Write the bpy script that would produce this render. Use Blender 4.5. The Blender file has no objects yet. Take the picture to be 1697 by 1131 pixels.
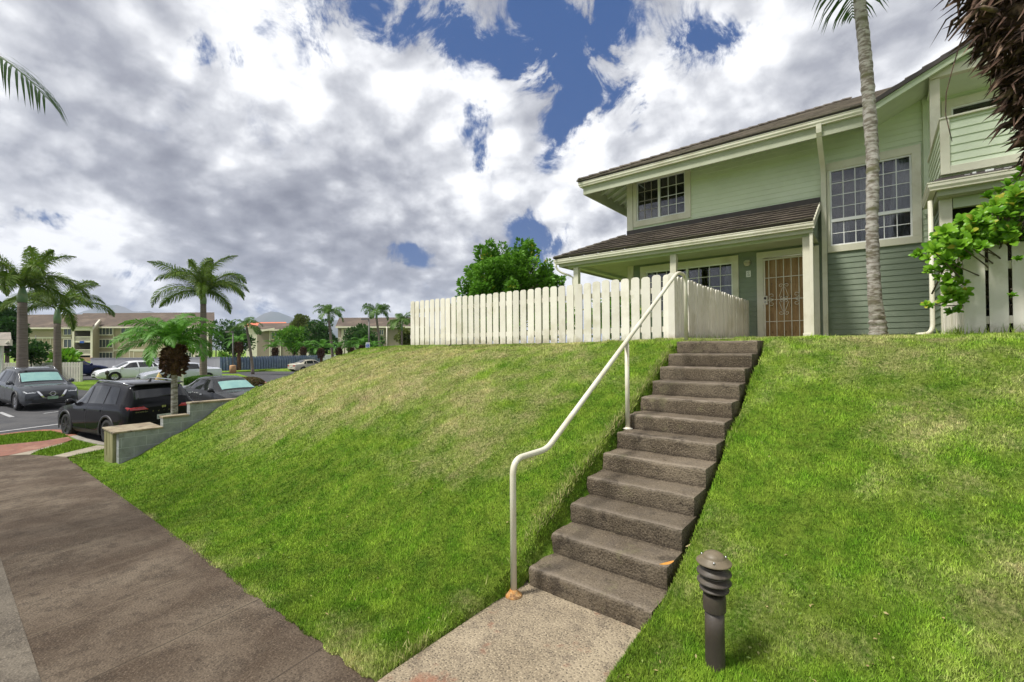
import bpy, bmesh, math, random
import numpy as np
from mathutils import Vector, Matrix
random.seed(7); RNG = np.random.default_rng(7)
R_ = math.radians
SC = bpy.context.scene
COL = SC.collection

# ------------------------------------------------------------------ camera
FPX, YAW, PIT, ROL = 752.936, .6770, .0144, -.0068
F0 = Vector((-math.sin(YAW), math.cos(YAW), 0)); R0 = Vector((math.cos(YAW), math.sin(YAW), 0)); U0 = Vector((0, 0, 1))
CF = F0*math.cos(PIT) + U0*math.sin(PIT); CU = -F0*math.sin(PIT) + U0*math.cos(PIT)
CR = R0*math.cos(ROL) + CU*math.sin(ROL); CU = -R0*math.sin(ROL) + CU*math.cos(ROL)
CC = Vector((0, 0, 1.76))
def ray(px, py): return CF + CR*((px-848.5)/FPX) - CU*((py-565.5)/FPX)
def at(px, py, D): return CC + ray(px, py)*D            # the point D metres in front of the camera's first position
cam = bpy.data.cameras.new('camera'); camo = bpy.data.objects.new('camera', cam); COL.objects.link(camo)
cam.sensor_width = 36; cam.lens = 36*FPX/1697; cam.clip_start = .05; cam.clip_end = 20000
m = Matrix.Identity(4)
for i in range(3): m[i][0] = CR[i]; m[i][1] = CU[i]; m[i][2] = -CF[i]; m[i][3] = CC[i]
camo.matrix_world = m; SC.camera = camo

# ------------------------------------------------------------------ light, sky, exposure
SUN_EL, SUN_AZ = R_(57), R_(208)      # azimuth measured clockwise from +Y
SC.view_settings.view_transform = 'Standard'; SC.view_settings.look = 'None'
SC.view_settings.exposure = 0.55; SC.view_settings.gamma = 1
sd = Vector((math.sin(SUN_AZ)*math.cos(SUN_EL), math.cos(SUN_AZ)*math.cos(SUN_EL), math.sin(SUN_EL)))
sl = bpy.data.lights.new('sun', 'SUN'); sl.energy = 3.5; sl.angle = R_(10); sl.color = (1, .96, .89)
so = bpy.data.objects.new('sun', sl); COL.objects.link(so)
so.rotation_euler = sd.to_track_quat('Z', 'Y').to_euler(); so.location = (0, 0, 30)

class NT:
    """small node helper"""
    def __init__(s, tree): s.t = tree; s.n = tree.nodes; s.l = tree.links
    def node(s, ty, **kw):
        n = s.n.new(ty)
        for k, v in kw.items():
            if k.startswith('i_'): n.inputs[k[2:].replace('_', ' ')].default_value = v
            else: setattr(n, k, v)
        return n
    def link(s, a, b): s.l.new(a, b)
    def math(s, op, a, b=None, c=None, clamp=False):
        n = s.n.new('ShaderNodeMath'); n.operation = op; n.use_clamp = clamp
        for i, v in enumerate((a, b, c)):
            if v is None: continue
            if isinstance(v, (int, float)): n.inputs[i].default_value = v
            else: s.l.new(v, n.inputs[i])
        return n.outputs[0]
    def vmath(s, op, a, b=None):
        n = s.n.new('ShaderNodeVectorMath'); n.operation = op
        for i, v in enumerate((a, b)):
            if v is None: continue
            if isinstance(v, (tuple, list, Vector)): n.inputs[i].default_value = tuple(v)
            else: s.l.new(v, n.inputs[i])
        return n
    def noise(s, vec, scale, detail=4, rough=.55, dist=0, out=0):
        n = s.n.new('ShaderNodeTexNoise'); n.inputs['Scale'].default_value = scale; n.inputs['Detail'].default_value = detail
        n.inputs['Roughness'].default_value = rough; n.inputs['Distortion'].default_value = dist
        if vec is not None: s.l.new(vec, n.inputs['Vector'])
        return n.outputs[out]
    def maprange(s, v, a, b, c=0, d=1, smooth=True):
        n = s.n.new('ShaderNodeMapRange'); n.interpolation_type = 'SMOOTHSTEP' if smooth else 'LINEAR'
        s.l.new(v, n.inputs['Value'])
        for k, x in zip(('From Min', 'From Max', 'To Min', 'To Max'), (a, b, c, d)): n.inputs[k].default_value = x
        return n.outputs[0]
    def mix(s, fac, a, b):
        n = s.n.new('ShaderNodeMix'); n.data_type = 'RGBA'
        for k, v in ((0, fac), (6, a), (7, b)):
            if isinstance(v, (int, float)): n.inputs[k].default_value = v
            elif isinstance(v, (tuple, list)): n.inputs[k].default_value = (*v[:3], 1)
            else: s.l.new(v, n.inputs[k])
        return n.outputs[2]

def make_world():
    w = bpy.data.worlds.new('World'); SC.world = w; w.use_nodes = True
    w.node_tree.nodes.clear(); t = NT(w.node_tree)
    out = t.node('ShaderNodeOutputWorld')
    sky = t.node('ShaderNodeTexSky', sky_type='NISHITA', sun_disc=False)
    sky.sun_elevation = SUN_EL; sky.sun_rotation = SUN_AZ; sky.altitude = 150; sky.air_density = 1.0; sky.dust_density = .4; sky.ozone_density = 3
    bsky = t.node('ShaderNodeBackground'); bsky.inputs['Strength'].default_value = .030
    t.link(t.mix(.62, sky.outputs[0], t.mix(1, (0, 0, 0), (.75, 3.0, 9.8))), bsky.inputs['Color'])
    tc = t.node('ShaderNodeTexCoord'); d0 = tc.outputs['Generated']
    # warp the direction so that every edge is ragged
    nz = t.noise(d0, 3.2, 6, .62, 0, 1)
    w1 = t.vmath('SUBTRACT', nz, (.5, .5, .5)); w2 = t.vmath('SCALE', w1.outputs[0]); w2.inputs['Scale'].default_value = .26
    dw = t.vmath('ADD', d0, w2.outputs[0]).outputs[0]
    def blob(px, py, r, s, acc, vec):
        c = ray(px, py).normalized(); e = (ray(px+r*.7, py+r*.7).normalized()-c).length
        dd = t.vmath('DISTANCE', vec, c).outputs['Value']
        g = t.maprange(dd, e*.15, e*1.45, s, 0)
        return t.math('ADD', acc, g)
    # clear patches between the clouds
    acc = t.math('MULTIPLY', 0.0, 1.0)
    for b in [(955,100,75,.75),(900,40,70,.6),(985,30,75,.6),(1000,165,55,.6),(1120,60,75,.55),(1215,55,50,.5),(840,85,45,.55),(740,30,60,.5),(560,40,85,.42),(650,35,75,.45),
              (770,50,80,.42),(440,40,50,.25),(352,88,30,.42),(288,70,34,.25),(793,190,30,.36),(810,240,30,.36),(935,190,48,.3),(915,378,54,.62),(880,345,35,.35),
              (672,420,28,.36),(634,416,30,.40),(600,438,22,.36),(600,440,26,.4),(28,402,42,.6),(100,413,36,.42),(245,492,20,.2),(1075,175,45,.2),(860,130,60,.3),(430,536,60,.3),(275,505,50,.3)]:
        acc = blob(*b, acc, dw)
    # grey undersides
    gr = t.math('MULTIPLY', 0.0, 1.0)
    for b in [(120,290,190,.5),(330,300,160,.32),(440,340,150,.42),(520,430,120,.45),(640,350,130,.3),(60,120,150,.35),(740,370,110,.42),(330,400,150,.22),
              (1330,120,150,.22),(1180,140,60,.12),(640,490,60,.15),(560,470,90,.25),(1540,60,140,.3),(30,330,90,.2)]:
        gr = blob(*b, gr, dw)
    wt = t.math('MULTIPLY', 0.0, 1.0)
    for b in [(700,250,130,.3),(620,140,120,.3),(460,110,90,.25),(830,320,120,.35),(1150,240,130,.3),(960,280,110,.25),(380,180,110,.15),(1050,110,60,.3),(760,310,80,.2),(200,355,80,.25),(180,450,60,.2),(700,470,60,.25),(540,300,60,.1)]:
        wt = blob(*b, wt, dw)
    # perspective of a cloud deck
    sx = t.node('ShaderNodeSeparateXYZ'); t.link(d0, sx.inputs[0])
    zz = t.math('ADD', t.math('MAXIMUM', sx.outputs[2], 0.0), .42)
    cx = t.node('ShaderNodeCombineXYZ'); t.link(t.math('DIVIDE', sx.outputs[0], zz), cx.inputs[0]); t.link(t.math('DIVIDE', sx.outputs[1], zz), cx.inputs[1])
    p = cx.outputs[0]
    n1 = t.noise(p, 2.5, 9, .54, .15)
    p2 = t.vmath('ADD', p, tuple(Vector((sd.x, sd.y, 0))*-.07)).outputs[0]
    n1b = t.noise(p2, 2.5, 5, .52, .15)
    n2 = t.noise(p, 9, 7, .6, .3)
    n3 = t.noise(d0, 2.6, 8, .6, .2)
    n4 = t.noise(d0, 9, 8, .68, .5)
    dens = t.math('ADD', t.math('MULTIPLY', n1, .75), t.math('MULTIPLY', n2, .55))
    dens = t.math('ADD', dens, t.math('MULTIPLY', n4, .75))
    dens = t.math('SUBTRACT', dens, .30)
    acc = t.math('MULTIPLY', acc, t.maprange(n4, .30, .66, 1.45, .35))
    dens = t.math('SUBTRACT', dens, t.math('MULTIPLY', acc, .9))
    cov = t.maprange(dens, .26, .62)
    # light on the clouds: thick and far from the sun = grey, thin edges and tops = white
    lit = t.math('MULTIPLY', t.math('SUBTRACT', n1b, n1), 2.6)
    v = t.math('ADD', .83, lit)
    v = t.math('SUBTRACT', v, t.math('MULTIPLY', gr, .40))
    v = t.math('ADD', v, t.math('MULTIPLY', wt, .46))
    v = t.math('ADD', v, t.math('MULTIPLY', t.math('SUBTRACT', n2, .5), .30))
    v = t.math('ADD', v, t.math('MULTIPLY', t.math('SUBTRACT', n3, .5), 1.4))
    v = t.math('ADD', v, t.math('MULTIPLY', t.math('SUBTRACT', n4, .5), .5))
    v = t.math('SUBTRACT', v, t.math('MULTIPLY', t.maprange(dens, .7, 1.1), .08))
    # cauliflower heads
    def puff(sc, amt, v):
        vo = t.node('ShaderNodeTexVoronoi'); vo.voronoi_dimensions = '2D'; vo.feature = 'SMOOTH_F1'; vo.inputs['Scale'].default_value = sc; vo.inputs['Smoothness'].default_value = .5
        wv = t.vmath('ADD', p, t.vmath('MULTIPLY', t.noise(p, sc*1.3, 4, .6, 0, 1), (.5/sc, .5/sc, 0)).outputs[0]).outputs[0]; t.link(wv, vo.inputs['Vector'])
        return t.math('ADD', v, t.math('MULTIPLY', t.math('SUBTRACT', .36, vo.outputs['Distance']), amt))
    v = puff(3.2, .70, v); v = puff(8.5, .38, v); v = puff(19, .2, v)
    ramp = t.node('ShaderNodeValToRGB'); t.link(v, ramp.inputs[0]); cr = ramp.color_ramp
    cr.elements[0].position = 0.05; cr.elements[0].color = (.17, .178, .215, 1)
    cr.elements[1].position = 1.0; cr.elements[1].color = (.76, .765, .78, 1)
    e = cr.elements.new(.45); e.color = (.30, .31, .35, 1)
    e = cr.elements.new(.75); e.color = (.50, .51, .54, 1)
    bcl = t.node('ShaderNodeBackground'); t.link(ramp.outputs[0], bcl.inputs['Color']); bcl.inputs['Strength'].default_value = 1.0
    mx = t.node('ShaderNodeMixShader'); t.link(cov, mx.inputs[0]); t.link(bsky.outputs[0], mx.inputs[1]); t.link(bcl.outputs[0], mx.inputs[2])
    t.link(mx.outputs[0], out.inputs[0])
    w.cycles.sampling_method = 'MANUAL'; w.cycles.sample_map_resolution = 1024
make_world()

# ------------------------------------------------------------------ materials
MATS = {}
def principled(name):
    mt = bpy.data.materials.new(name); mt.use_nodes = True; t = NT(mt.node_tree)
    b = mt.node_tree.nodes['Principled BSDF']; return mt, t, b
def mat(name, c1, c2=None, scale=3, rough=.7, bump=0, bscale=40, metal=0, spec=.5, c3=None, s3=.6, lo=.35, hi=.65, coords='Object', detail=5, stretch=None, coat=0):
    if name in MATS: return MATS[name]
    mt, t, b = principled(name); MATS[name] = mt
    b.inputs['Roughness'].default_value = rough; b.inputs['Metallic'].default_value = metal; b.inputs['Specular IOR Level'].default_value = spec
    b.inputs['Coat Weight'].default_value = coat; b.inputs['Coat Roughness'].default_value = .04
    tc = t.node('ShaderNodeTexCoord'); v = tc.outputs[coords]
    if coords == 'Position': pass
    if stretch:
        mp = t.node('ShaderNodeMapping'); t.link(v, mp.inputs[0]); mp.inputs['Scale'].default_value = stretch; v = mp.outputs[0]
    if c2 is None: c2 = tuple(x*.82 for x in c1)
    f = t.maprange(t.noise(v, scale, detail, .6), lo, hi)
    col = t.mix(f, c1, c2)
    if c3 is not None: col = t.mix(t.maprange(t.noise(v, s3, 6, .65), .5, .66), col, c3)
    t.link(col, b.inputs['Base Color'])
    if bump:
        bn = t.node('ShaderNodeBump'); bn.inputs['Strength'].default_value = bump; bn.inputs['Distance'].default_value = .01
        t.link(t.noise(v, bscale, 6, .65), bn.inputs['Height']); t.link(bn.outputs[0], b.inputs['Normal'])
    return mt
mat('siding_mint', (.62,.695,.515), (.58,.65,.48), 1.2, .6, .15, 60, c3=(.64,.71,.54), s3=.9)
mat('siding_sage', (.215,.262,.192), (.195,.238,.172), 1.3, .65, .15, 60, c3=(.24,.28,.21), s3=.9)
mat('trim', (.68,.66,.54), (.62,.60,.48), 2.5, .5, .08, 50, c3=(.55,.52,.40), s3=1.2)
mat('trim_green', (.52,.58,.42), (.47,.53,.38), 2.5, .5, .05, 50)
mat('fence_paint', (.78,.745,.66), (.73,.69,.60), 3, .6, .12, 60, c3=(.64,.60,.49), s3=1.8)
mat('far_paint', (.74,.72,.64), (.69,.66,.58), 3, .6)
mat('rail_paint', (.70,.67,.56), (.62,.58,.46), 4, .35, .05, 60, c3=(.62,.56,.42), s3=2.5)
mat('rust', (.42,.17,.035), (.55,.36,.16), 26, .9, .8, 60, c3=(.16,.07,.03), s3=14)
mat('soffit', (.42,.44,.33), (.37,.39,.28), 2, .75)
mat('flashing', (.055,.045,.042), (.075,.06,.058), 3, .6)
mat('vinyl', (.80,.81,.80), (.76,.77,.76), 5, .4)
mat('grid_dim', (.36,.33,.29), (.32,.29,.26), 5, .5)
mat('curtain', (.55,.54,.55), (.42,.41,.43), 9, .9, stretch=(6,1,.3))
mat('interior_unlit', (.012,.011,.010), (.02,.018,.016), 2, .9)  # near-black colour paints rooms and entry hall as unlit
mat('door_wood', (.36,.225,.085), (.26,.155,.055), 5, .6, .1, 30, stretch=(3,1,.6), c3=(.38,.25,.12), s3=1.4)
mat('brass', (.5,.4,.2), None, 5, .3, metal=.9)
mat('dark_metal', (.05,.042,.035), (.065,.055,.045), 6, .45, .1, 80, metal=.3)
mat('bronze_paint', (.042,.034,.027), (.06,.048,.037), 9, .5, .12, 120, c3=(.095,.078,.055), s3=5)
mat('bronze_cap', (.17,.135,.085), (.12,.095,.06), 12, .5, .12, 120)
mat('steel', (.55,.55,.55), None, 5, .3, metal=1)
mat('lamp_glass', (.55,.50,.38), (.45,.40,.30), 6, .3)
mat('plaque', (.80,.82,.80), None, 4, .5)
mat('ink', (.03,.03,.035), None, 4, .6)
mat('ink_blue', (.02,.09,.40), None, 4, .6)
mat('asphalt', (.038,.038,.042), (.050,.050,.054), 2.2, .85, .5, 90, c3=(.068,.066,.066), s3=.35, coords='Object')
mat('road_paint', (.42,.42,.42), (.28,.28,.28), 8, .8, .2, 80)
mat('kerb', (.27,.25,.21), (.20,.18,.15), 4, .85, .4, 60)
mat('kerb_red', (.30,.11,.06), (.24,.11,.07), 5, .85, .3, 60)
mat('brick_paver', (.24,.10,.065), (.18,.08,.055), 7, .85, .4, 50, c3=(.28,.15,.10), s3=2)
mat('tan_concrete', (.33,.29,.22), (.26,.225,.17), 5, .9, .4, 70)
mat('cmu', (.27,.31,.31), (.225,.255,.255), 4, .9, .4, 90, c3=(.33,.36,.35), s3=2)
mat('cmu_cap', (.32,.275,.185), (.22,.17,.11), 6, .9, .4, 60, c3=(.10,.08,.06), s3=4)
mat('cabinet', (.25,.24,.11), (.19,.18,.085), 1.6, .5, .1, 40, metal=.15, stretch=(2,2,.4), c3=(.34,.33,.17), s3=1.2)
mat('bark_palm', (.42,.395,.36), (.17,.145,.115), 13, .9, 1.0, 40, stretch=(.6,.6,1.9), c3=(.125,.12,.06), s3=3, lo=.42, hi=.6)
mat('bark_far', (.20,.165,.135), (.13,.105,.085), 9, .9, .5, 30, stretch=(.3,.3,3))
mat('bark_tree', (.14,.11,.08), (.09,.07,.05), 8, .9, .5, 30)
mat('crownshaft', (.14,.25,.12), (.22,.28,.14), 3, .5)
mat('skirt', (.10,.045,.022), (.05,.024,.014), 14, .95, .4, 60, c3=(.17,.095,.05), s3=9)
mat('skirt_near', (.10,.052,.034), (.032,.018,.013), 16, .95, .4, 60, c3=(.22,.15,.10), s3=11)
mat('roof_brown', (.10,.072,.052), (.075,.055,.042), 1.1, .9, .3, 20, c3=(.14,.105,.075), s3=.25)
mat('wall_tan', (.37,.305,.21), (.34,.28,.195), .4, .8)
mat('wall_taupe', (.25,.205,.16), (.23,.19,.15), .4, .8)
mat('trim_far', (.68,.63,.52), (.62,.57,.47), .8, .7)
mat('roof_orange', (.62,.17,.08), (.55,.15,.08), .3, .8)
mat('panel_grey', (.50,.50,.53), (.43,.43,.46), .9, .7, stretch=(1,1,.3))
mat('stone_wall', (.42,.27,.18), (.30,.19,.13), 2.5, .9, .4, 10)
mat('hydrant_paint', (.60,.44,.15), (.52,.37,.13), 6, .5)
mat('mountain', (.05,.07,.05), (.075,.08,.06), .004, .95, c3=(.10,.09,.07), s3=.0016)
mat('tyre', (.016,.016,.017), None, 8, .8, .2, 60)
mat('rim', (.5,.5,.52), None, 5, .25, metal=.9)
mat('rim_black', (.02,.02,.021), None, 5, .3)
mat('plastic_black', (.02,.02,.022), None, 8, .5)
mat('chrome', (.7,.7,.72), None, 5, .12, metal=1)
mat('lamp_clear', (.55,.57,.6), None, 9, .12)
mat('tail_red', (.42,.012,.015), None, 9, .15, coat=1)
mat('sunshade', (.25,.44,.40), (.19,.36,.35), 2.5, .35)
mat('plate', (.62,.64,.60), (.5,.55,.50), 4, .4)
mat('plate_green', (.25,.38,.26), (.2,.3,.2), 4, .4)
for n, c in (('paint_black',(.010,.010,.012)),('paint_grey',(.075,.08,.09)),('paint_dark',(.03,.031,.033)),('paint_navy',(.012,.02,.07)),('paint_white',(.72,.73,.76)),('paint_silver',(.50,.52,.58)),('paint_beige',(.50,.47,.38))):
    mat(n, c, c, 2, .12, coat=.10 if sum(c) < .3 else .7, metal=0, spec=.12)

def glassmat(name, tint, rough=.02, trans=.0, base=(.012,.013,.014)):
    mt, t, b = principled(name); MATS[name] = mt
    b.inputs['Base Color'].default_value = (*base, 1); b.inputs['Roughness'].default_value = rough; b.inputs['Specular IOR Level'].default_value = .7
    b.inputs['IOR'].default_value = 1.5
    if trans:
        out = mt.node_tree.nodes['Material Output']
        tr = t.node('ShaderNodeBsdfTransparent'); tr.inputs[0].default_value = (*tint, 1)
        gl = t.node('ShaderNodeBsdfGlossy'); gl.inputs['Roughness'].default_value = rough
        fr = t.node('ShaderNodeFresnel'); fr.inputs['IOR'].default_value = 1.75
        mx = t.node('ShaderNodeMixShader'); t.link(t.math('MINIMUM', t.math('MULTIPLY', fr.outputs[0], 1.0), 1.0), mx.inputs[0])
        t.link(tr.outputs[0], mx.inputs[1]); t.link(gl.outputs[0], mx.inputs[2]); t.link(mx.outputs[0], out.inputs[0])
glassmat('glass_house', (.75,.77,.8), trans=1)
glassmat('glass_dark', (0,0,0), .03)
glassmat('glass_far', (0,0,0), .08, base=(.06,.075,.075))
glassmat('screen_dark', (0,0,0), .35, base=(.03,.025,.022))

def shingle_mat():
    mt, t, b = principled('shingle'); MATS['shingle'] = mt
    tc = t.node('ShaderNodeTexCoord'); v = tc.outputs['Object']
    n = t.noise(v, 9, 5, .7); col = t.mix(t.maprange(n, .35, .65), (.17,.145,.125), (.28,.245,.21))
    col = t.mix(t.maprange(t.noise(v, 1.2, 4, .6), .45, .7), col, (.34,.295,.25))
    t.link(col, b.inputs['Base Color']); b.inputs['Roughness'].default_value = .9
    bn = t.node('ShaderNodeBump'); bn.inputs['Strength'].default_value = .6; bn.inputs['Distance'].default_value = .01
    t.link(t.noise(v, 60, 4, .7), bn.inputs['Height']); t.link(bn.outputs[0], b.inputs['Normal'])
shingle_mat()

def vary(name, lo, hi, foot=None):
    mt = MATS[name]; t = NT(mt.node_tree); b = mt.node_tree.nodes['Principled BSDF']; src = b.inputs['Base Color'].links[0].from_socket
    oi = t.node('ShaderNodeObjectInfo'); hs = t.node('ShaderNodeHueSaturation'); t.link(src, hs.inputs['Color']); t.link(t.maprange(oi.outputs['Random'], 0, 1, lo, hi, False), hs.inputs['Value'])
    col = hs.outputs[0]
    if foot is not None:    # mildew and soil splash that climbs from the ground, nail stains
        g = t.node('ShaderNodeNewGeometry'); s_ = t.node('ShaderNodeSeparateXYZ'); t.link(g.outputs['Position'], s_.inputs[0])
        n = t.noise(g.outputs['Position'], 7, 6, .7)
        f = t.math('ADD', t.maprange(s_.outputs[2], foot, foot+.28, .55, 0), t.math('MULTIPLY', t.math('SUBTRACT', n, .5), 1.3))
        col = t.mix(t.math('MULTIPLY', t.maprange(f, .15, .75), .75), col, (.30,.26,.16))
    t.link(col, b.inputs['Base Color'])
def concrete_mat(name, ca, cb, cc, speck=(.03,.028,.025), speck_amt=.5, red=0, joint=0, s=1.0, wear=False):
    """cast concrete with exposed aggregate: pores, pale wear, stains"""
    mt, t, b = principled(name); MATS[name] = mt
    g = t.node('ShaderNodeNewGeometry'); v = g.outputs['Position']
    big = t.noise(v, 1.5*s, 6, .6, .3); mid = t.noise(v, 9*s, 6, .65); fine = t.noise(v, 85, 4, .7)
    vo = t.node('ShaderNodeTexVoronoi'); vo.inputs['Scale'].default_value = 62; t.link(v, vo.inputs['Vector'])
    col = t.mix(t.maprange(big, .38, .62), ca, cb)
    col = t.mix(t.math('MULTIPLY', t.maprange(mid, .45, .7), .7), col, cc)
    col = t.mix(t.math('MULTIPLY', t.maprange(fine, .5, .68), .75), col, tuple(min(1, x*1.75) for x in cb))
    col = t.mix(t.math('MULTIPLY', t.maprange(vo.outputs['Distance'], .08, .42, 1, 0), speck_amt), col, speck)
    if wear:     # rubbed noses pale, grime at the foot of each riser
        aw = t.node('ShaderNodeAttribute'); aw.attribute_name = 'wear'; wv = t.math('ADD', aw.outputs['Fac'], t.math('MULTIPLY', t.math('SUBTRACT', mid, .5), .5))
        col = t.mix(t.math('MULTIPLY', t.maprange(wv, .55, 1.0), .75), col, (.24,.20,.155)); col = t.mix(t.math('MULTIPLY', t.maprange(wv, .02, .42, 1, 0), .7), col, (.022,.017,.013)); col = t.mix(t.math('MULTIPLY', t.maprange(t.noise(v, 3.7, 5, .7), .57, .68), .45), col, (.19,.175,.095)); col = t.mix(t.math('MULTIPLY', t.maprange(t.noise(v, 5.3, 6, .75), .56, .66), .6), col, (.028,.022,.017))
    if red:
        col = t.mix(t.math('MULTIPLY', t.maprange(t.noise(v, 2.3, 5, .6), .56, .64), red), col, (.26,.12,.075))
    if joint:
        sp = t.node('ShaderNodeSeparateXYZ'); t.link(v, sp.inputs[0])
        ph = t.math('FRACT', t.math('MULTIPLY', t.math('ADD', sp.outputs[0], t.math('MULTIPLY', sp.outputs[1], .14)), 1/joint))
        ln = t.maprange(t.math('ABSOLUTE', t.math('SUBTRACT', t.math('ADD', ph, t.math('MULTIPLY', t.math('SUBTRACT', mid, .5), .12)), .5)), .0, .05, 1, 0)
        col = t.mix(t.math('MULTIPLY', ln, t.maprange(t.noise(v, .9, 4, .6), .36, .62, .05, .6)), col, (.19,.15,.105)); hair = t.maprange(t.math('ABSOLUTE', t.math('SUBTRACT', ph, .5)), .004, .010, .7, 0); col = t.mix(hair, col, (.03,.025,.02))
        band = t.maprange(t.noise(v, 1.1, 3, .5), .4, .62); col = t.mix(t.math('MULTIPLY', band, .35), col, (.062,.040,.026))
    t.link(col, b.inputs['Base Color']); b.inputs['Roughness'].default_value = .92; b.inputs['Specular IOR Level'].default_value = .25
    h = t.math('ADD', t.math('MULTIPLY', fine, .8), t.math('ADD', t.math('MULTIPLY', vo.outputs['Distance'], .7), mid))
    bn = t.node('ShaderNodeBump'); bn.inputs['Strength'].default_value = .9; bn.inputs['Distance'].default_value = .008
    t.link(h, bn.inputs['Height']); t.link(bn.outputs[0], b.inputs['Normal'])
concrete_mat('step_concrete', (.088,.068,.046), (.155,.125,.088), (.050,.039,.028), speck=(.018,.015,.012), speck_amt=.7, wear=True)
vary('fence_paint', .86, 1.06, 1.82); vary('step_concrete', .82, 1.18)
concrete_mat('landing_concrete', (.235,.190,.130), (.345,.285,.200), (.125,.100,.075), speck_amt=.8, red=.8)
concrete_mat('sidewalk_concrete', (.068,.049,.033), (.138,.108,.078), (.030,.023,.017), speck=(.012,.010,.008), speck_amt=.7, joint=.97, s=1.1)
concrete_mat('sidewalk_edge', (.10,.084,.066), (.15,.128,.10), (.06,.05,.04), speck_amt=.45)

def grass_mat(name, blade):
    mt, t, b = principled(name); MATS[name] = mt
    a = t.node('ShaderNodeAttribute'); a.attribute_name = 'dry'; dry = a.outputs['Fac']
    g = t.node('ShaderNodeNewGeometry'); v = g.outputs['Position']
    n = t.noise(v, 34, 4, .7); n2 = t.noise(v, 5.5, 5, .65)
    green = t.mix(t.maprange(n2, .3, .7), (.110,.235,.012), (.235,.345,.035))
    straw = t.mix(t.maprange(n2, .35, .65), (.50,.44,.21), (.36,.38,.13))
    d = t.math('ADD', dry, t.math('MULTIPLY', t.math('SUBTRACT', n, .5), .9))
    col = t.mix(t.maprange(d, .22, .9), green, straw)
    a2 = t.node('ShaderNodeAttribute'); a2.attribute_name = 'brown'
    col = t.mix(t.maprange(t.math('ADD', a2.outputs['Fac'], t.math('MULTIPLY', t.math('SUBTRACT', n, .5), .8)), .3, .9), col, (.30,.205,.12))
    if blade:
        a3 = t.node('ShaderNodeAttribute'); a3.attribute_name = 'jit'
        hs = t.node('ShaderNodeHueSaturation'); t.link(col, hs.inputs['Color']); t.link(t.maprange(a3.outputs['Fac'], 0, 1, .5, 1.65, False), hs.inputs['Value'])
        t.link(hs.outputs[0], b.inputs['Base Color']); b.inputs['Roughness'].default_value = .75
    else:
        hs = t.node('ShaderNodeHueSaturation'); t.link(col, hs.inputs['Color']); t.link(t.maprange(n, .3, .7, .55, 1.25), hs.inputs['Value'])
        t.link(hs.outputs[0], b.inputs['Base Color']); b.inputs['Roughness'].default_value = .95
        bn = t.node('ShaderNodeBump'); bn.inputs['Strength'].default_value = 1; bn.inputs['Distance'].default_value = .05
        t.link(t.math('ADD', t.noise(v, 60, 5, .75), t.math('MULTIPLY', t.noise(v, 14, 4, .6), .8)), bn.inputs['Height']); t.link(bn.outputs[0], b.inputs['Normal'])
    b.inputs['Specular IOR Level'].default_value = .2
grass_mat('lawn', False); grass_mat('blade', True)

def leaf_mat(name, c1, c2, c3=None, rough=.5, trans=.3, amt=.25):
    """foliage: each leaf carries its own tint in the attribute 'jit'"""
    mt, t, b = principled(name); MATS[name] = mt
    a = t.node('ShaderNodeAttribute'); a.attribute_name = 'jit'
    col = t.mix(a.outputs['Fac'], c1, c2)
    if c3:
        a2 = t.node('ShaderNodeAttribute'); a2.attribute_name = 'jit2'
        col = t.mix(t.maprange(a2.outputs['Fac'], 1-amt, 1), col, c3)
    t.link(col, b.inputs['Base Color']); b.inputs['Roughness'].default_value = rough; b.inputs['Specular IOR Level'].default_value = .22
    out = mt.node_tree.nodes['Material Output']
    tl = t.node('ShaderNodeBsdfTranslucent'); t.link(col, tl.inputs[0])
    mx = t.node('ShaderNodeMixShader'); mx.inputs[0].default_value = trans
    t.link(b.outputs[0], mx.inputs[1]); t.link(tl.outputs[0], mx.inputs[2]); t.link(mx.outputs[0], out.inputs[0])
leaf_mat('leaf_fox', (.055,.125,.014), (.15,.23,.025), (.32,.29,.05), amt=.3)
leaf_mat('leaf_date', (.045,.16,.012), (.12,.29,.03), None)
leaf_mat('leaf_coco', (.05,.12,.02), (.11,.20,.035), None)
leaf_mat('leaf_near', (.035,.085,.02), (.07,.13,.03), None, rough=.4)
leaf_mat('leaf_tree', (.06,.18,.015), (.15,.33,.03), (.34,.34,.04), amt=.14)
leaf_mat('leaf_darktree', (.03,.085,.018), (.06,.14,.025), None)
leaf_mat('leaf_olive', (.10,.14,.03), (.17,.20,.05), None)
leaf_mat('leaf_shrub', (.085,.25,.012), (.22,.42,.03), (.42,.40,.05), rough=.35, amt=.08)
leaf_mat('leaf_hedge', (.06,.15,.02), (.11,.23,.03), None)
leaf_mat('leaf_redhedge', (.13,.10,.04), (.20,.13,.07), (.12,.18,.04), amt=.4)

# ------------------------------------------------------------------ objects
def wloc(o):
    v = Vector((0, 0, 0))
    while o is not None: v = v + o.location; o = o.parent
    return v
def tag(o, label, cat, group=None, kind=None):
    if label: o['label'] = label
    if cat: o['category'] = cat
    if group: o['group'] = group
    if kind: o['kind'] = kind
    return o
def thing(name, label, cat, loc, rz=0, group=None):
    o = bpy.data.objects.new(name, None); COL.objects.link(o); o.empty_display_size = .2
    o.location = loc; o.rotation_euler = (0, 0, rz)
    return tag(o, label, cat, group)
def children(o): return [c for c in bpy.data.objects if c.parent == o]
def copy_tree(o, parent=None):
    c = o.copy(); COL.objects.link(c)
    if parent is not None: c.parent = parent; c.matrix_parent_inverse = Matrix.Identity(4)
    for ch in children(o): copy_tree(ch, c)
    return c

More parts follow.
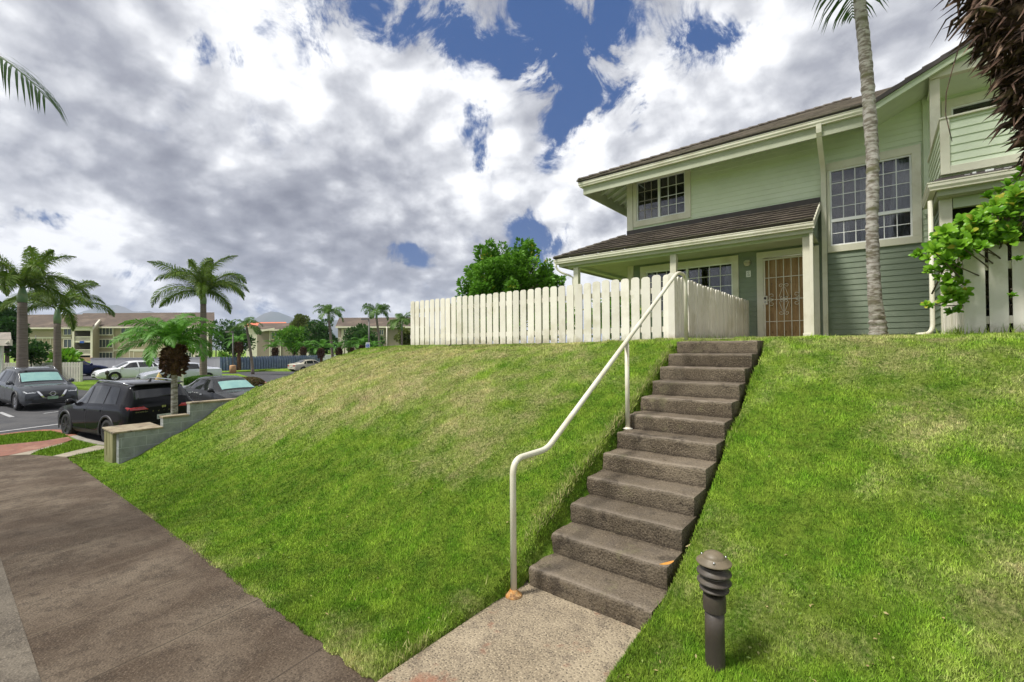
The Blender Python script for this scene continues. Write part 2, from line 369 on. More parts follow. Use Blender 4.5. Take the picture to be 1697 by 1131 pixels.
class MB:
    def __init__(s): s.v = []; s.f = []; s.at = {}
    def poly(s, pts):
        b = len(s.v); s.v += [tuple(p) for p in pts]; s.f.append(tuple(range(b, b+len(pts)))); return s
    def grid(s, P):
        """P: rows of points"""
        b = len(s.v); r = len(P); c = len(P[0])
        for row in P: s.v += [tuple(p) for p in row]
        for i in range(r-1):
            for j in range(c-1): s.f.append((b+i*c+j, b+i*c+j+1, b+(i+1)*c+j+1, b+(i+1)*c+j))
        return s
    def box(s, x0, x1, y0, y1, z0, z1):
        if x0 > x1: x0, x1 = x1, x0
        if y0 > y1: y0, y1 = y1, y0
        b = len(s.v)
        s.v += [(x, y, z) for z in (z0, z1) for (x, y) in ((x0, y0), (x1, y0), (x1, y1), (x0, y1))]
        s.f += [tuple(b+i for i in q) for q in ((3,2,1,0),(4,5,6,7),(0,1,5,4),(1,2,6,5),(2,3,7,6),(3,0,4,7))]
        return s
    def obox(s, A, B, w, h, up=(0,0,1)):
        """bar from A to B, width w (sideways), height h (along up)"""
        A = Vector(A); B = Vector(B); d = (B-A).normalized(); sd_ = d.cross(Vector(up)).normalized(); u = sd_.cross(d)
        b = len(s.v)
        for P in (A, B):
            for i, j in ((-1,-1),(1,-1),(1,1),(-1,1)): s.v.append(tuple(P+sd_*(i*w/2)+u*(j*h/2)))
        s.f += [tuple(b+i for i in q) for q in ((3,2,1,0),(4,5,6,7),(0,1,5,4),(1,2,6,5),(2,3,7,6),(3,0,4,7))]
        return s
    def prism(s, pts, off):
        """planar outline pts extruded by off"""
        n = len(pts); b = len(s.v); off = Vector(off)
        s.v += [tuple(p) for p in pts] + [tuple(Vector(p)+off) for p in pts]
        s.f.append(tuple(reversed(range(b, b+n)))); s.f.append(tuple(range(b+n, b+2*n)))
        for i in range(n): j = (i+1) % n; s.f.append((b+i, b+j, b+n+j, b+n+i))
        return s
    def tube(s, pts, r, n=10, cap=True):
        pts = [Vector(p) for p in pts]; rr = r if isinstance(r, (list, tuple)) else [r]*len(pts)
        b = len(s.v); ref = None
        for i, p in enumerate(pts):
            d = (pts[min(i+1, len(pts)-1)]-pts[max(i-1, 0)]).normalized()
            if ref is None: ref = Vector((0,0,1)) if abs(d.z) < .9 else Vector((1,0,0))
            a = (ref-d*ref.dot(d)).normalized(); ref = a; c = d.cross(a)
            for k in range(n): t = 2*math.pi*k/n; s.v.append(tuple(p+(a*math.cos(t)+c*math.sin(t))*rr[i]))
        for i in range(len(pts)-1):
            for k in range(n): s.f.append((b+i*n+k, b+i*n+(k+1)%n, b+(i+1)*n+(k+1)%n, b+(i+1)*n+k))
        if cap: s.f.append(tuple(b+k for k in reversed(range(n)))); s.f.append(tuple(b+(len(pts)-1)*n+k for k in range(n)))
        return s
    def lathe(s, c, prof, n=24):
        """prof: (radius, z) going up"""
        b = len(s.v)
        for r, z in prof:
            for k in range(n): t = 2*math.pi*k/n; s.v.append((c[0]+r*math.cos(t), c[1]+r*math.sin(t), c[2]+z))
        for i in range(len(prof)-1):
            for k in range(n): s.f.append((b+i*n+k, b+i*n+(k+1)%n, b+(i+1)*n+(k+1)%n, b+(i+1)*n+k))
        if prof[0][0] > 1e-4: s.f.append(tuple(b+k for k in reversed(range(n))))
        if prof[-1][0] > 1e-4: s.f.append(tuple(b+(len(prof)-1)*n+k for k in range(n)))
        return s
    def build(s, name, m, parent=None, world=True, smooth=False, bevel=0, label=None, autosmooth=False):
        me = bpy.data.meshes.new(name)
        off = wloc(parent) if (parent is not None and world) else Vector((0,0,0))
        me.from_pydata([(x-off.x, y-off.y, z-off.z) for x, y, z in s.v], [], s.f); me.update()
        me.materials.append(MATS[m])
        if smooth or autosmooth:
            me.polygons.foreach_set('use_smooth', [True]*len(me.polygons))
            if autosmooth: me.set_sharp_from_angle(angle=R_(35))
        o = bpy.data.objects.new(name, me); COL.objects.link(o)
        if parent is not None: o.parent = parent
        if bevel:
            md = o.modifiers.new('bevel', 'BEVEL'); md.width = bevel; md.segments = 2; md.limit_method = 'ANGLE'
        if label: o['label'] = label
        return o
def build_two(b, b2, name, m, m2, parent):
    """tiles and dark strips painting the shade under each course as one roof mesh with two materials"""
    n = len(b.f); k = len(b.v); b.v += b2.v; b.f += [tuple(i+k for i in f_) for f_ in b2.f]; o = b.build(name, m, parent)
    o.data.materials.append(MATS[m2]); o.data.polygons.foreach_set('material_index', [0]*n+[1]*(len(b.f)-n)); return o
def npmesh(name, V, Fq, m, parent=None, attrs=None, smooth=False, world=True):
    """fast mesh from arrays: V (n,3), Fq (k,3|4)"""
    me = bpy.data.meshes.new(name); V = np.asarray(V, np.float32); Fq = np.asarray(Fq, np.int32)
    if parent is not None and world: V = V-np.array(wloc(parent), np.float32)
    k = Fq.shape[1]; me.vertices.add(len(V)); me.vertices.foreach_set('co', V.ravel())
    me.loops.add(Fq.size); me.loops.foreach_set('vertex_index', Fq.ravel())
    me.polygons.add(len(Fq)); me.polygons.foreach_set('loop_start', np.arange(0, Fq.size, k, dtype=np.int32))
    me.update(calc_edges=True); me.validate()
    for a, vals in (attrs or {}).items():
        at_ = me.attributes.new(a, 'FLOAT', 'POINT'); at_.data.foreach_set('value', np.asarray(vals, np.float32))
    if smooth: me.polygons.foreach_set('use_smooth', [True]*len(me.polygons))
    me.materials.append(MATS[m]); o = bpy.data.objects.new(name, me); COL.objects.link(o)
    if parent is not None: o.parent = parent
    return o
def text_mesh(name, body, size, m, parent, mtx, depth=.002, world=True):
    cu = bpy.data.curves.new(name, 'FONT'); cu.body = body; cu.size = size; cu.extrude = depth; cu.align_x = 'CENTER'; cu.align_y = 'CENTER'
    o = bpy.data.objects.new(name, cu); COL.objects.link(o); bpy.context.view_layer.update()
    me = bpy.data.meshes.new_from_object(o.evaluated_get(bpy.context.evaluated_depsgraph_get()))
    bpy.data.objects.remove(o); bpy.data.curves.remove(cu)
    me.transform(mtx)
    if world and parent is not None: me.transform(Matrix.Translation(-wloc(parent)))
    me.materials.clear(); me.materials.append(MATS[m]); o = bpy.data.objects.new(name, me); COL.objects.link(o)
    if parent is not None: o.parent = parent
    return o

# value noise for terrain
def _h(ix, iy, s):
    n = (ix.astype(np.int64)*374761393 + iy.astype(np.int64)*668265263 + s*982451653) & 0xffffffff
    n = ((n ^ (n >> 13))*1274126177) & 0xffffffff
    return ((n ^ (n >> 16)) & 0xffff)/65535.0
def vn(x, y, s=0):
    ix = np.floor(x); iy = np.floor(y); fx = x-ix; fy = y-iy; fx = fx*fx*(3-2*fx); fy = fy*fy*(3-2*fy)
    a = _h(ix, iy, s); b = _h(ix+1, iy, s); c = _h(ix, iy+1, s); d = _h(ix+1, iy+1, s)
    return (a*(1-fx)+b*fx)*(1-fy)+(c*(1-fx)+d*fx)*fy
def fbm(x, y, sc, oc=4, s=0):
    x = np.asarray(x, float)*sc; y = np.asarray(y, float)*sc; t = 0; a = .5
    for o in range(oc): t = t+a*vn(x+13.7*o, y+7.1*o, s+o); x = x*2.03; y = y*2.03; a *= .5
    return t/(1-.5**oc)
def sstep(x, a, b): t = np.clip((x-a)/(b-a), 0, 1); return t*t*(3-2*t)

# ------------------------------------------------------------------ ground
def sw_z(X): X = np.asarray(X, float); return np.where(X > -2, 0.0, np.maximum(.0575*(X+2), -.745))
def sw_edge(X): X = np.asarray(X, float); return 1.43+.026*np.clip(-X-2, 0, 13)
LP = ([0,1.5,2.2,2.9,3.35,4.1,4.6,5.15,6.07,7.1,8.5,40], [-.66,-.60,-.50,-.14,.08,.52,.80,1.05,1.43,1.74,1.86,1.86])
MP = ([0,1.43,2.2,2.66,3.2,6.0,6.5,9,40], [-.02,-.0,.06,.17,.44,1.77,1.84,1.86,1.86])
RP = ([-3,.6,2.0,2.75,3.2,6.0,6.5,7.2,40], [-.05,-.03,.12,.20,.34,1.69,1.82,1.865,1.865])
def lot_z(X, Y):
    X = np.asarray(X, float); Y = np.asarray(Y, float)
    return -.81-.0114*(X+18)-.0015*np.maximum(0, Y-8)**2
def lawn_z(X, Y):
    X = np.asarray(X, float); Y = np.asarray(Y, float)
    l = np.interp(Y, *LP); m_ = np.interp(Y, *MP); r = np.interp(Y, *RP)
    t = np.clip((X+11.3)/9.1, 0, 1)
    z = l*(1-t)+m_*t
    # swell of the bank between its two ends
    z = z+.10*np.sin(np.pi*t)*sstep(Y, 2.4, 4.2)*(1-sstep(Y, 5.2, 6.8))
    z = np.maximum(z, sw_z(X)-.02+.04*sstep(Y-sw_edge(X), .1, 1.0))
    z = np.where(X > -1.6, r+.03*np.clip(X, 0, 4)*sstep(Y, 2, 4)*(1-sstep(Y, 4.5, 6)), z)
    wf = .22+2.9*sstep(Y, 4.25, 6.2)
    fall = sstep(-X-11.75+0.75*sstep(Y, 4.25, 6), 0, wf)
    low = np.where(Y < 2.9, np.minimum(-.50-.08*(-X-11.8), z), -.66)
    low = np.where(Y > 10, lot_z(X, 10), low); low = np.minimum(low, -.45)
    z = z*(1-fall)+low*fall
    slope = sstep(Y, sw_edge(X)+.1, 2.6+.0*X)
    plate = 1-sstep(Y, 6.4, 7.2)
    z = z+((fbm(X, Y, .9, 4, 3)-.5)*.14*plate+(fbm(X, Y, 3.4, 4, 9)-.5)*.085*(.2+.8*plate)+.025*(fbm(X, Y, 1.5, 3, 4)-.5))*slope
    # cut out below the stair flight
    st = sstep(X, -2.10, -2.02)*(1-sstep(X, -1.12, -1.04))*(1-sstep(Y, 6.0, 6.3))
    z = z-.24*st
    return z
def dryness(X, Y):
    d = fbm(X, Y, .55, 5, 21)*.9+fbm(X, Y, 2.2, 4, 31)*.45-.53
    def spot(x, y, rx, ry, a): return a*np.exp(-((X-x)/rx)**2-((Y-y)/ry)**2)
    d = d+spot(-6.6, 4.9, 2.8, 1.2, .27)+spot(-9.5, 4.6, 2.0, 1.2, .18)+spot(-4.0, 4.4, 1.2, 1.4, .14)+spot(-5, 6.4, 5, .7, .2)
    d = d+spot(.9, 3.5, 1.1, .8, .16)+spot(0.0, 5.8, 1.2, .4, .14)+spot(.5, 4.8, .5, .3, .2)+spot(-.4, 3.2, .3, .5, .1)
    d = d-spot(-6, 2.4, 5, .8, .45)-spot(-11, 2.0, 4, .8, .45)-spot(-2.9, 2.4, .8, .8, .2)-spot(-.8, 2.3, .5, .5, .18)-spot(-.5, 4.8, .5, 1, .2)
    e = Y-sw_edge(X); d = d+.55*np.exp(-(e/.09)**2)*np.clip(fbm(X, Y, 1.1, 3, 55)*2.4-.9, 0, 1)*(X > -9)*sstep(-X, 3.0, 3.8)
    return np.clip(d+.27+.65*(fbm(X, Y, 4.5, 3, 41)-.5), 0, 1)
def brownness(X, Y):
    def spot(x, y, rx, ry, a): return a*np.exp(-((X-x)/rx)**2-((Y-y)/ry)**2)
    b = spot(-5.6, 4.75, 1.3, .5, .55)+spot(-6.8, 4.3, .9, .3, .45)+spot(-8.6, 4.9, .7, .4, .4)+spot(.35, 5.1, .28, .16, .7)+spot(-2.2, 4.3, .14, .9, .5)+spot(-2.16, 3.0, .1, .5, .45)
    return np.clip(b*(.2+1.5*fbm(X, Y, 2.6, 4, 77)**1.5), 0, 1)
xs = np.concatenate([np.arange(-14.45, -12.1, .15), np.arange(-12.1, -11.4, .06), np.arange(-11.4, -4, .09), np.arange(-4, 1.2, .05), np.arange(1.2, 4, .12), np.arange(4, 14.1, .5)])
ys = np.concatenate([np.arange(0, 1, .026), np.arange(1.04, 4.9, .05), np.arange(4.9, 8, .1), np.arange(8, 13, .4), np.arange(13, 31, 2)])  # offsets from the edge
GX, GO = np.meshgrid(xs, ys); GY = sw_edge(GX)+GO
GY = np.where((GX > -1.1), GY-3.2*sstep(GX, -1.1, -.9)*(1-np.clip(GO/3, 0, 1)), GY)
ok = ~((GX > -2.02) & (GX < -1.12) & (GY < 2.7))
GZ = lawn_z(GX, GY)
nr, nc = GX.shape; idx = np.arange(nr*nc).reshape(nr, nc)
q = np.stack([idx[:-1,:-1], idx[:-1,1:], idx[1:,1:], idx[1:,:-1]], -1).reshape(-1, 4)
keep = (ok[:-1,:-1] & ok[:-1,1:] & ok[1:,1:] & ok[1:,:-1]).ravel()
lawn = npmesh('lawn', np.stack([GX.ravel(), GY.ravel(), GZ.ravel()], 1), q[keep], 'lawn', attrs={'dry': dryness(GX, GY).ravel(), 'brown': brownness(GX, GY).ravel()}, smooth=True)
tag(lawn, 'mown grassy bank rising from the sidewalk to the house', 'lawn', kind='structure')

def blades(name, X, Y, Z, h, w, mt, attrs, lean=.55):
    n = len(X); az = RNG.uniform(0, 2*np.pi, n); tl = RNG.uniform(.05, lean, n); fa = RNG.uniform(0, 2*np.pi, n)
    dx = np.cos(fa)*w/2; dy = np.sin(fa)*w/2
    V = np.empty((n, 3, 3)); V[:,0] = np.stack([X-dx, Y-dy, Z], 1); V[:,1] = np.stack([X+dx, Y+dy, Z], 1)
    V[:,2] = np.stack([X+np.cos(az)*h*tl, Y+np.sin(az)*h*tl, Z+h*np.sqrt(1-np.minimum(tl, .99)**2)], 1)
    return npmesh(name, V.reshape(-1, 3), np.arange(3*n).reshape(n, 3), mt, attrs={k: np.repeat(v, 3) for k, v in attrs.items()})
def lawn_blades():
    N = 1500000; r = np.exp(RNG.uniform(np.log(1.45), np.log(15.5), N)); th = RNG.uniform(-R_(12), R_(108), N)
    X = -r*np.sin(th); Y = r*np.cos(th)
    e = Y-np.where(X > -1.1, -.5, sw_edge(X))
    jag = .05*(fbm(X, Y, 9, 2, 61)-.35)
    ok = (e > -.01-jag) & (Y < 8.0+0*X) & (X > -14.3) & (X < 4.2)
    ok &= ~((X > -2.045+jag) & (X < -1.09+jag) & (Y < 6.12+jag*2))
    ok &= ~((X < -11.68) & (X > -12.0) & (Y > 2.15) & (Y < 4.3)) & ~((X < -11.8) & (X > -12.85) & (Y > 2.0) & (Y < 2.95))
    ok &= ~((Y > 7.15) & (X > -9.1) & (X < -2.45))
    dens = .25+.75*np.clip(1.2-brownness(X, Y), 0, 1); ok &= RNG.uniform(0, 1, N) < dens
    X, Y, r = X[ok], Y[ok], r[ok]; Z = lawn_z(X, Y)-.006
    n = len(X); d = dryness(X, Y); clump = fbm(X, Y, 4.2, 4, 91)
    h = (.014+.017*RNG.uniform(0, 1, n))*(.55+.9*clump)*(1+.035*r); h = h*np.where(RNG.uniform(0, 1, n) < .012, 1.9, 1)
    e = Y-sw_edge(X); edge = (X < -2.1) & (e < .12); h = np.where(edge, h*1.05, h)
    w = (.0026+.0011*r)*RNG.uniform(.7, 1.3, n)
    print('blades', n)
    o = blades('grass', X, Y, Z, h, w, 'blade', {'dry': d, 'brown': brownness(X, Y), 'jit': np.clip(RNG.normal(.45, .22, n)+(clump-.5)*1.3, 0, 1)}, .8)
    tag(o, 'short turf blades, bright green with straw coloured patches', 'grass', kind='stuff')
lawn_blades()

# sidewalk: a sloping strip with a thin edging band, landing, verge
def strip(name, m, xr, y0f, y1f, z_off, thick, label, cat='path', nx=90):
    b = MB(); X = np.linspace(*xr, nx); rows = [[], [], [], []]
    for x in X:
        z = float(sw_z(x))+z_off; y0 = float(y0f(x)); y1 = float(y1f(x))
        for r_, (y, zz) in zip(rows, ((y0, z-thick), (y0, z), (y1, z), (y1, z-thick))): r_.append((x, y, zz))
    b.grid(rows); o = b.build(name, m); return tag(o, label, cat, kind='structure')
strip('sidewalk', 'sidewalk_concrete', (6, -16.9), lambda x: .345, lambda x: np.where(x < -14.9, 1.78+(x+14.9)*.46, sw_edge(x)+.03) if x < -14.9 else sw_edge(x)+.012, 0, .12, 'brown stained concrete sidewalk running downhill past the bank')
strip('sidewalk_kerb', 'sidewalk_edge', (6, -17.2), lambda x: .20, lambda x: .345, .004, .14, 'narrow paler concrete band along the sidewalk edge')
b = MB(); b.grid([[(x, y, 0.012+.0*y-.012*sstep(np.array(-y), -1.5, -1.3).item()) for y in np.linspace(1.38, 2.74, 30)] for x in (-2.075, -2.07, -1.9, -1.6, -1.3, -1.095, -1.09)])
for (xa, xb) in ((-2.075, -2.0751), (-1.09, -1.0899)): b.grid([[(xa, y, .012) for y in (1.38, 2.74)], [(xa, y, -.15) for y in (1.38, 2.74)]])
tag(b.build('landing', 'landing_concrete'), 'beige exposed aggregate slab at the foot of the steps', 'path', kind='structure')
# flared lower edge of the slab towards the sidewalk
b = MB(); b.poly([(-2.075, 1.95, .011), (-2.075, 1.38, .003), (-1.98, 1.36, .003), (-1.98, 1.95, .011)]); 

def terrain_sheet(name, m, x0, x1, y0, y1, nx, ny, fz, label, cat):
    X, Y = np.meshgrid(np.linspace(x0, x1, nx), np.linspace(y0, y1, ny)); Z = fz(X, Y)
    i = np.arange(nx*ny).reshape(ny, nx); q = np.stack([i[:-1,:-1], i[:-1,1:], i[1:,1:], i[1:,:-1]], -1).reshape(-1, 4)
    o = npmesh(name, np.stack([X.ravel(), Y.ravel(), Z.ravel()], 1), q, m, smooth=True, attrs={'dry': np.full(nx*ny, .3), 'brown': np.zeros(nx*ny)})
    return tag(o, label, cat, kind='structure')
terrain_sheet('parking_lot', 'asphalt', -14.46, -72, -30, 44, 60, 80, lot_z, 'grey asphalt of the parking lot below the bank', 'road')
terrain_sheet('ground', 'lawn', 6000, -6000, -6000, 6000, 40, 40, lambda X, Y: np.full(X.shape, -2.6), 'open ground reaching to the horizon', 'ground')
terrain_sheet('verge_ground', 'lawn', 12, -19.6, .2, -14, 30, 10, lambda X, Y: np.minimum(sw_z(X)-.05, -.05)-.02*(.2-Y), 'grass on the camera side of the sidewalk', 'ground')
terrain_sheet('far_lawn', 'lawn', -40, -140, 13, 160, 30, 30, lambda X, Y: np.where((X < -50.5+0*Y) | (Y > 36), -.58-.0*Y, -3.0), 'lawns around the far apartment blocks', 'lawn')

def flat_patch(name, pts, z, m, label, cat, thick=.12, kind='structure', attrs=True):
    b = MB(); b.prism([(x, y, z) for x, y in pts], (0, 0, -thick)); o = b.build(name, m)
    return tag(o, label, cat, kind=kind)
VZ = -.742
flat_patch('verge', [(-14.9,1.79),(-14.45,2.95),(-15.4,2.83),(-16.3,2.55),(-17.5,2.36),(-19.0,2.24),(-20.1,2.1),(-20.45,1.6),(-20.2,.8),(-19.9,-6),(-17.1,-6),(-16.85,.82),(-15.55,1.49)], VZ-.012, 'lawn', 'grass verge inside the kerb at the end of the sidewalk', 'verge', .2)
flat_patch('concrete_strip', [(-14.9,1.79),(-15.3,1.60),(-16.05,2.50),(-15.45,2.72)], VZ+.004, 'tan_concrete', 'narrow tan concrete strip crossing the verge', 'path', .05)
flat_patch('brick_paving', [(-16.25,.95),(-16.6,1.42),(-17.25,2.0),(-17.6,2.22),(-18.3,2.22),(-18.05,1.7),(-18.2,.9),(-18.5,-4),(-16.9,-4)], VZ+.006, 'brick_paver', 'red brick paving band across the verge', 'paving', .05)
flat_patch('paving_edge', [(-15.98,1.27),(-16.25,.95),(-16.6,1.42),(-17.25,2.0),(-17.15,2.05),(-16.5,1.5)], VZ+.003, 'tan_concrete', 'grey mortar margin beside the brick paving', 'path', .05)
def kerb(name, pts, m, zt, label, w=.15, h=.14, zf=None):
    b = MB(); P = [Vector((x, y, 0)) for x, y in pts]; rows = [[], [], [], [], []]
    for i, p in enumerate(P):
        d = (P[min(i+1, len(P)-1)]-P[max(i-1, 0)]).normalized(); s_ = Vector((-d.y, d.x, 0)); z = zt if zf is None else float(zf(p.x, p.y))+zt
        for r_, (o_, dz) in zip(rows, ((-w/2, -h), (-w/2, 0), (0, .004), (w/2, -.012), (w/2+.01, -h))): r_.append(tuple(p+s_*o_+Vector((0, 0, z+dz))))
    b.grid(rows); return tag(b.build(name, m), label, 'kerb', kind='structure')
kerb('kerb', [(-14.4,9),(-14.45,6),(-14.5,4),(-14.6,3.1),(-15.2,2.92),(-16.2,2.62),(-17.4,2.42),(-18.3,2.34)], 'kerb', VZ+.02, 'grey concrete kerb along the parking bay behind the black car', h=.2)
kerb('kerb_painted', [(-18.3,2.34),(-19.2,2.3),(-20.05,2.18),(-20.45,1.9),(-20.52,1.5),(-20.3,.6),(-20.0,-1),(-20,-6)], 'kerb_red', VZ+.02, 'red painted kerb around the grass corner', h=.2)
# grass blades on the verge
def verge_blades():
    n = 26000; X = RNG.uniform(-20.4, -14.6, n); Y = RNG.uniform(-.5, 2.8, n)
    def inside(poly):
        c = np.zeros(n, bool); j = len(poly)-1
        for i in range(len(poly)):
            (xi, yi), (xj, yj) = poly[i], poly[j]
            if yi != yj: c ^= ((yi > Y) != (yj > Y)) & (X < (xj-xi)*(Y-yi)/(yj-yi)+xi)
            j = i
        return c
    ok = inside([(-15.3,1.62),(-16.05,2.48),(-17.5,2.28),(-17.2,2.06),(-16.5,1.5),(-16.0,1.28)]) | inside([(-18.2,.8),(-18.08,1.7),(-18.33,2.24),(-19.2,2.2),(-20.1,2.05),(-20.4,1.5),(-20.1,.7),(-19.9,-.5),(-18.4,-.5)]) | inside([(-14.9,1.85),(-15.4,2.7),(-14.5,2.85)])
    X, Y = X[ok], Y[ok]; k = len(X)
    o = blades('verge_grass', X, Y, np.full(k, VZ-.015), RNG.uniform(.04, .08, k), np.full(k, .02), 'blade', {'dry': np.full(k, .08), 'brown': np.zeros(k), 'jit': RNG.uniform(.2, .8, k)})
    tag(o, 'bright green turf on the small verge by the kerb', 'grass', kind='stuff')
verge_blades()
# lot markings follow the asphalt
def paint(A, B, w, label):
    b = MB(); A = Vector(A); B = Vector(B); d = (B-A).normalized(); s_ = Vector((-d.y, d.x))*w/2; rows = [[], []]
    for i in range(13):
        p = A.lerp(B, i/12)
        for r_, q_ in zip(rows, (p-s_, p+s_)): r_.append((q_.x, q_.y, float(lot_z(q_.x, q_.y))+.012))
    b.grid(rows); return tag(b.build('road_marking', 'road_paint'), label, 'marking', kind='structure')
def g2(px, py):
    r = ray(px, py); t = 8.0
    for _ in range(40):
        p = CC+r*t; t = (float(lot_z(p.x, p.y))+.0-CC.z)/r.z
    p = CC+r*t; return (p.x, p.y)
paint(g2(-60, 724), g2(150, 697), .16, 'long white line across the lot in front of the black car')
paint(g2(0, 684), g2(20, 692), .14, 'short worn white bay line beside the grey car')
paint(g2(72, 686), g2(112, 681), .12, 'faint white bay line under the grey car')
flat_patch('island', [g2(118,634), g2(150,629.5), g2(200,632), g2(300,622), g2(395,622), g2(428,634), g2(427,648), g2(410,655), g2(250,668), g2(170,650), g2(130,646)], float(lot_z(-30, 6))+.19, 'lawn', 'grass island between the two rows of parked cars', 'island', .4)
def island_kerb():
    P = [g2(440,648), g2(437,636), g2(400,625)]
    return kerb('island_kerb', P, 'kerb_red', float(lot_z(*P[0]))+.15, 'orange painted kerb at the tip of the grass island', w=.3, h=.3)
island_kerb()

# mountains far away
def mountains():
    def ridge(name, pts, D, label):
        rows = []
        P = [(px, py) for px, py in pts]; xs_ = np.linspace(P[0][0], P[-1][0], 90); yy = np.interp(xs_, [p[0] for p in P], [p[1] for p in P])
        for k, (back, hh) in enumerate(((-900, 0), (-600, .35), (-300, .72), (0, 1.0), (500, .5))):
            row = []
            for i, (x, y) in enumerate(zip(xs_, yy)):
                p = at(x, y+((fbm(np.array([x*.05]), np.array([k*3.]), 1, 3, 5)[0]-.5)*5 if 0 < k < 4 and k != 3 else (vn(np.array([x*.21]), np.array([0.]))[0]-.5)*1.6), D)
                q_ = at(x, 577, D+back); row.append((q_.x, q_.y, -2+(p.z+2)*hh*(1+.12*math.sin(i*.9+k*2)*(0 if k == 3 else 1))))
            rows.append(row)
        b = MB(); b.grid(rows); return tag(b.build(name, 'mountain', smooth=True), label, 'mountain', kind='structure')
    ridge('mountain', [(-400,560),(-100,530),(40,540),(110,525),(168,507),(200,506),(222,517),(245,515),(270,524),(300,530),(330,524),(380,540),(420,530),(437,520),(450,516),(465,518),(482,527),(510,534),(560,531),(620,530),(700,540),(800,560)], 5200, 'blue grey mountain range far behind the apartment blocks')
mountains()

# ------------------------------------------------------------------ steps, handrail, bollard light
def rough_block(b, x0, x1, y0, y1, z0, z1, r=.022, amp=.008, seg=.035, seed=0):
    lo = np.array([x0, y0, z0]); hi = np.array([x1, y1, z1])
    def disp(p):
        core = np.clip(p, lo+r, hi-r); d = p-core; n = np.linalg.norm(d); nn = d/n if n > 1e-9 else d
        q_ = core+nn*r
        k = fbm(np.array([p[0]*1+p[2]*1.3+seed*3.1]), np.array([p[1]*1+p[2]*.9+seed]), 14, 4, 5)[0]-.5
        edge = (np.abs(p-core) > r*.5).sum()
        return tuple(q_+nn*(k*amp*(2.0 if edge > 1 else 1.0)-.002))
    def face(ax, val):
        a, c = [i for i in range(3) if i != ax]
        na = max(2, int((hi[a]-lo[a])/seg)); nc_ = max(2, int((hi[c]-lo[c])/seg))
        rows = []
        for u in np.linspace(lo[a], hi[a], na+1):
            row = []
            for v in np.linspace(lo[c], hi[c], nc_+1):
                p = np.zeros(3); p[ax] = val; p[a] = u; p[c] = v; row.append(disp(p))
            rows.append(row)
        b.grid(rows)
    face(1, y0); face(2, z1); face(0, x0); face(0, x1)
st = thing('concrete_stairs', 'flight of twelve weathered dark concrete steps climbing the bank', 'stairs', (-1.57, 2.69, 0))
for n in range(12):
    y0 = 2.690+.2978*n; z1 = .152*(n+1)
    jx = RNG.normal(0, .008); jz = RNG.normal(0, .002)
    b = MB(); last = n == 11
    rough_block(b, -2.037+jx, -1.10+RNG.normal(0, .008), y0+RNG.normal(0, .004), y0+(.36 if not last else 1.2), z1-.33, z1+jz, seed=n, r=.017, amp=.013)
    so_ = b.build('step', 'step_concrete', st, autosmooth=True, label=('lowest step with a dark worn left corner' if n == 0 else 'top step level with the yard' if last else None))
    co = np.array([v.co for v in so_.data.vertices])+np.array(st.location); zz_ = z1-co[:, 2]; yy_ = co[:, 1]-y0
    wear = .5+.16*(zz_ < .02)+.5*np.exp(-(zz_/.022)**2-(yy_/.028)**2)-.34*sstep(zz_, .09, .16)-.34*(zz_ < .02)*sstep(yy_, .25, .295)
    at_ = so_.data.attributes.new('wear', 'FLOAT', 'POINT'); at_.data.foreach_set('value', np.clip(wear, 0, 1).astype(np.float32))
tag(MB().box(-2.6, -1.05, 7.1, 12.6, 1.70, 1.878).build('porch_path', 'tan_concrete'), 'tan concrete path along the side fence to the front door', 'path', kind='structure')
hr = thing('handrail', 'cream painted pipe handrail beside the concrete steps', 'handrail', (-2.024, 2.52, .01))
def arc3(P, Q, S, n=6):
    """bend: quadratic from P via Q to S"""
    P, Q, S = map(Vector, (P, Q, S)); return [tuple(P*(1-t)**2+Q*2*t*(1-t)+S*t*t) for t in np.linspace(0, 1, n+1)]
hx = -2.022
path = [(hx, 2.516, .01)]+arc3((hx, 2.516, .86), (hx, 2.516, .955), (hx, 2.61, .965))+arc3((hx, 2.86, .965), (hx, 2.95, .965), (hx, 3.02, 1.01))+arc3((hx, 5.86, 2.66), (hx, 5.99, 2.74), (hx, 6.12, 2.73))+arc3((hx, 6.2, 2.73), (hx, 6.29, 2.72), (hx, 6.29, 2.62))+[(hx, 6.29, 1.84)]
MB().tube(path, .0228, 14).build('rail', 'rail_paint', hr, smooth=True)
MB().tube([(hx, 4.415, .88), (hx, 4.415, 1.80)], .0225, 14).build('post', 'rail_paint', hr, smooth=True)
MB().lathe((hx, 2.516, .008), [(.058,0),(.062,.006),(.055,.016),(.040,.026),(.030,.040),(.0255,.05)], 20).build('base_flange', 'rust', hr, smooth=True, label='rusty orange mound around the foot of the rail')
MB().lathe((hx, 4.415, .912), [(.05,0),(.05,.006),(.027,.014),(.026,.02)], 16).build('base_flange', 'rail_paint', hr, smooth=True)

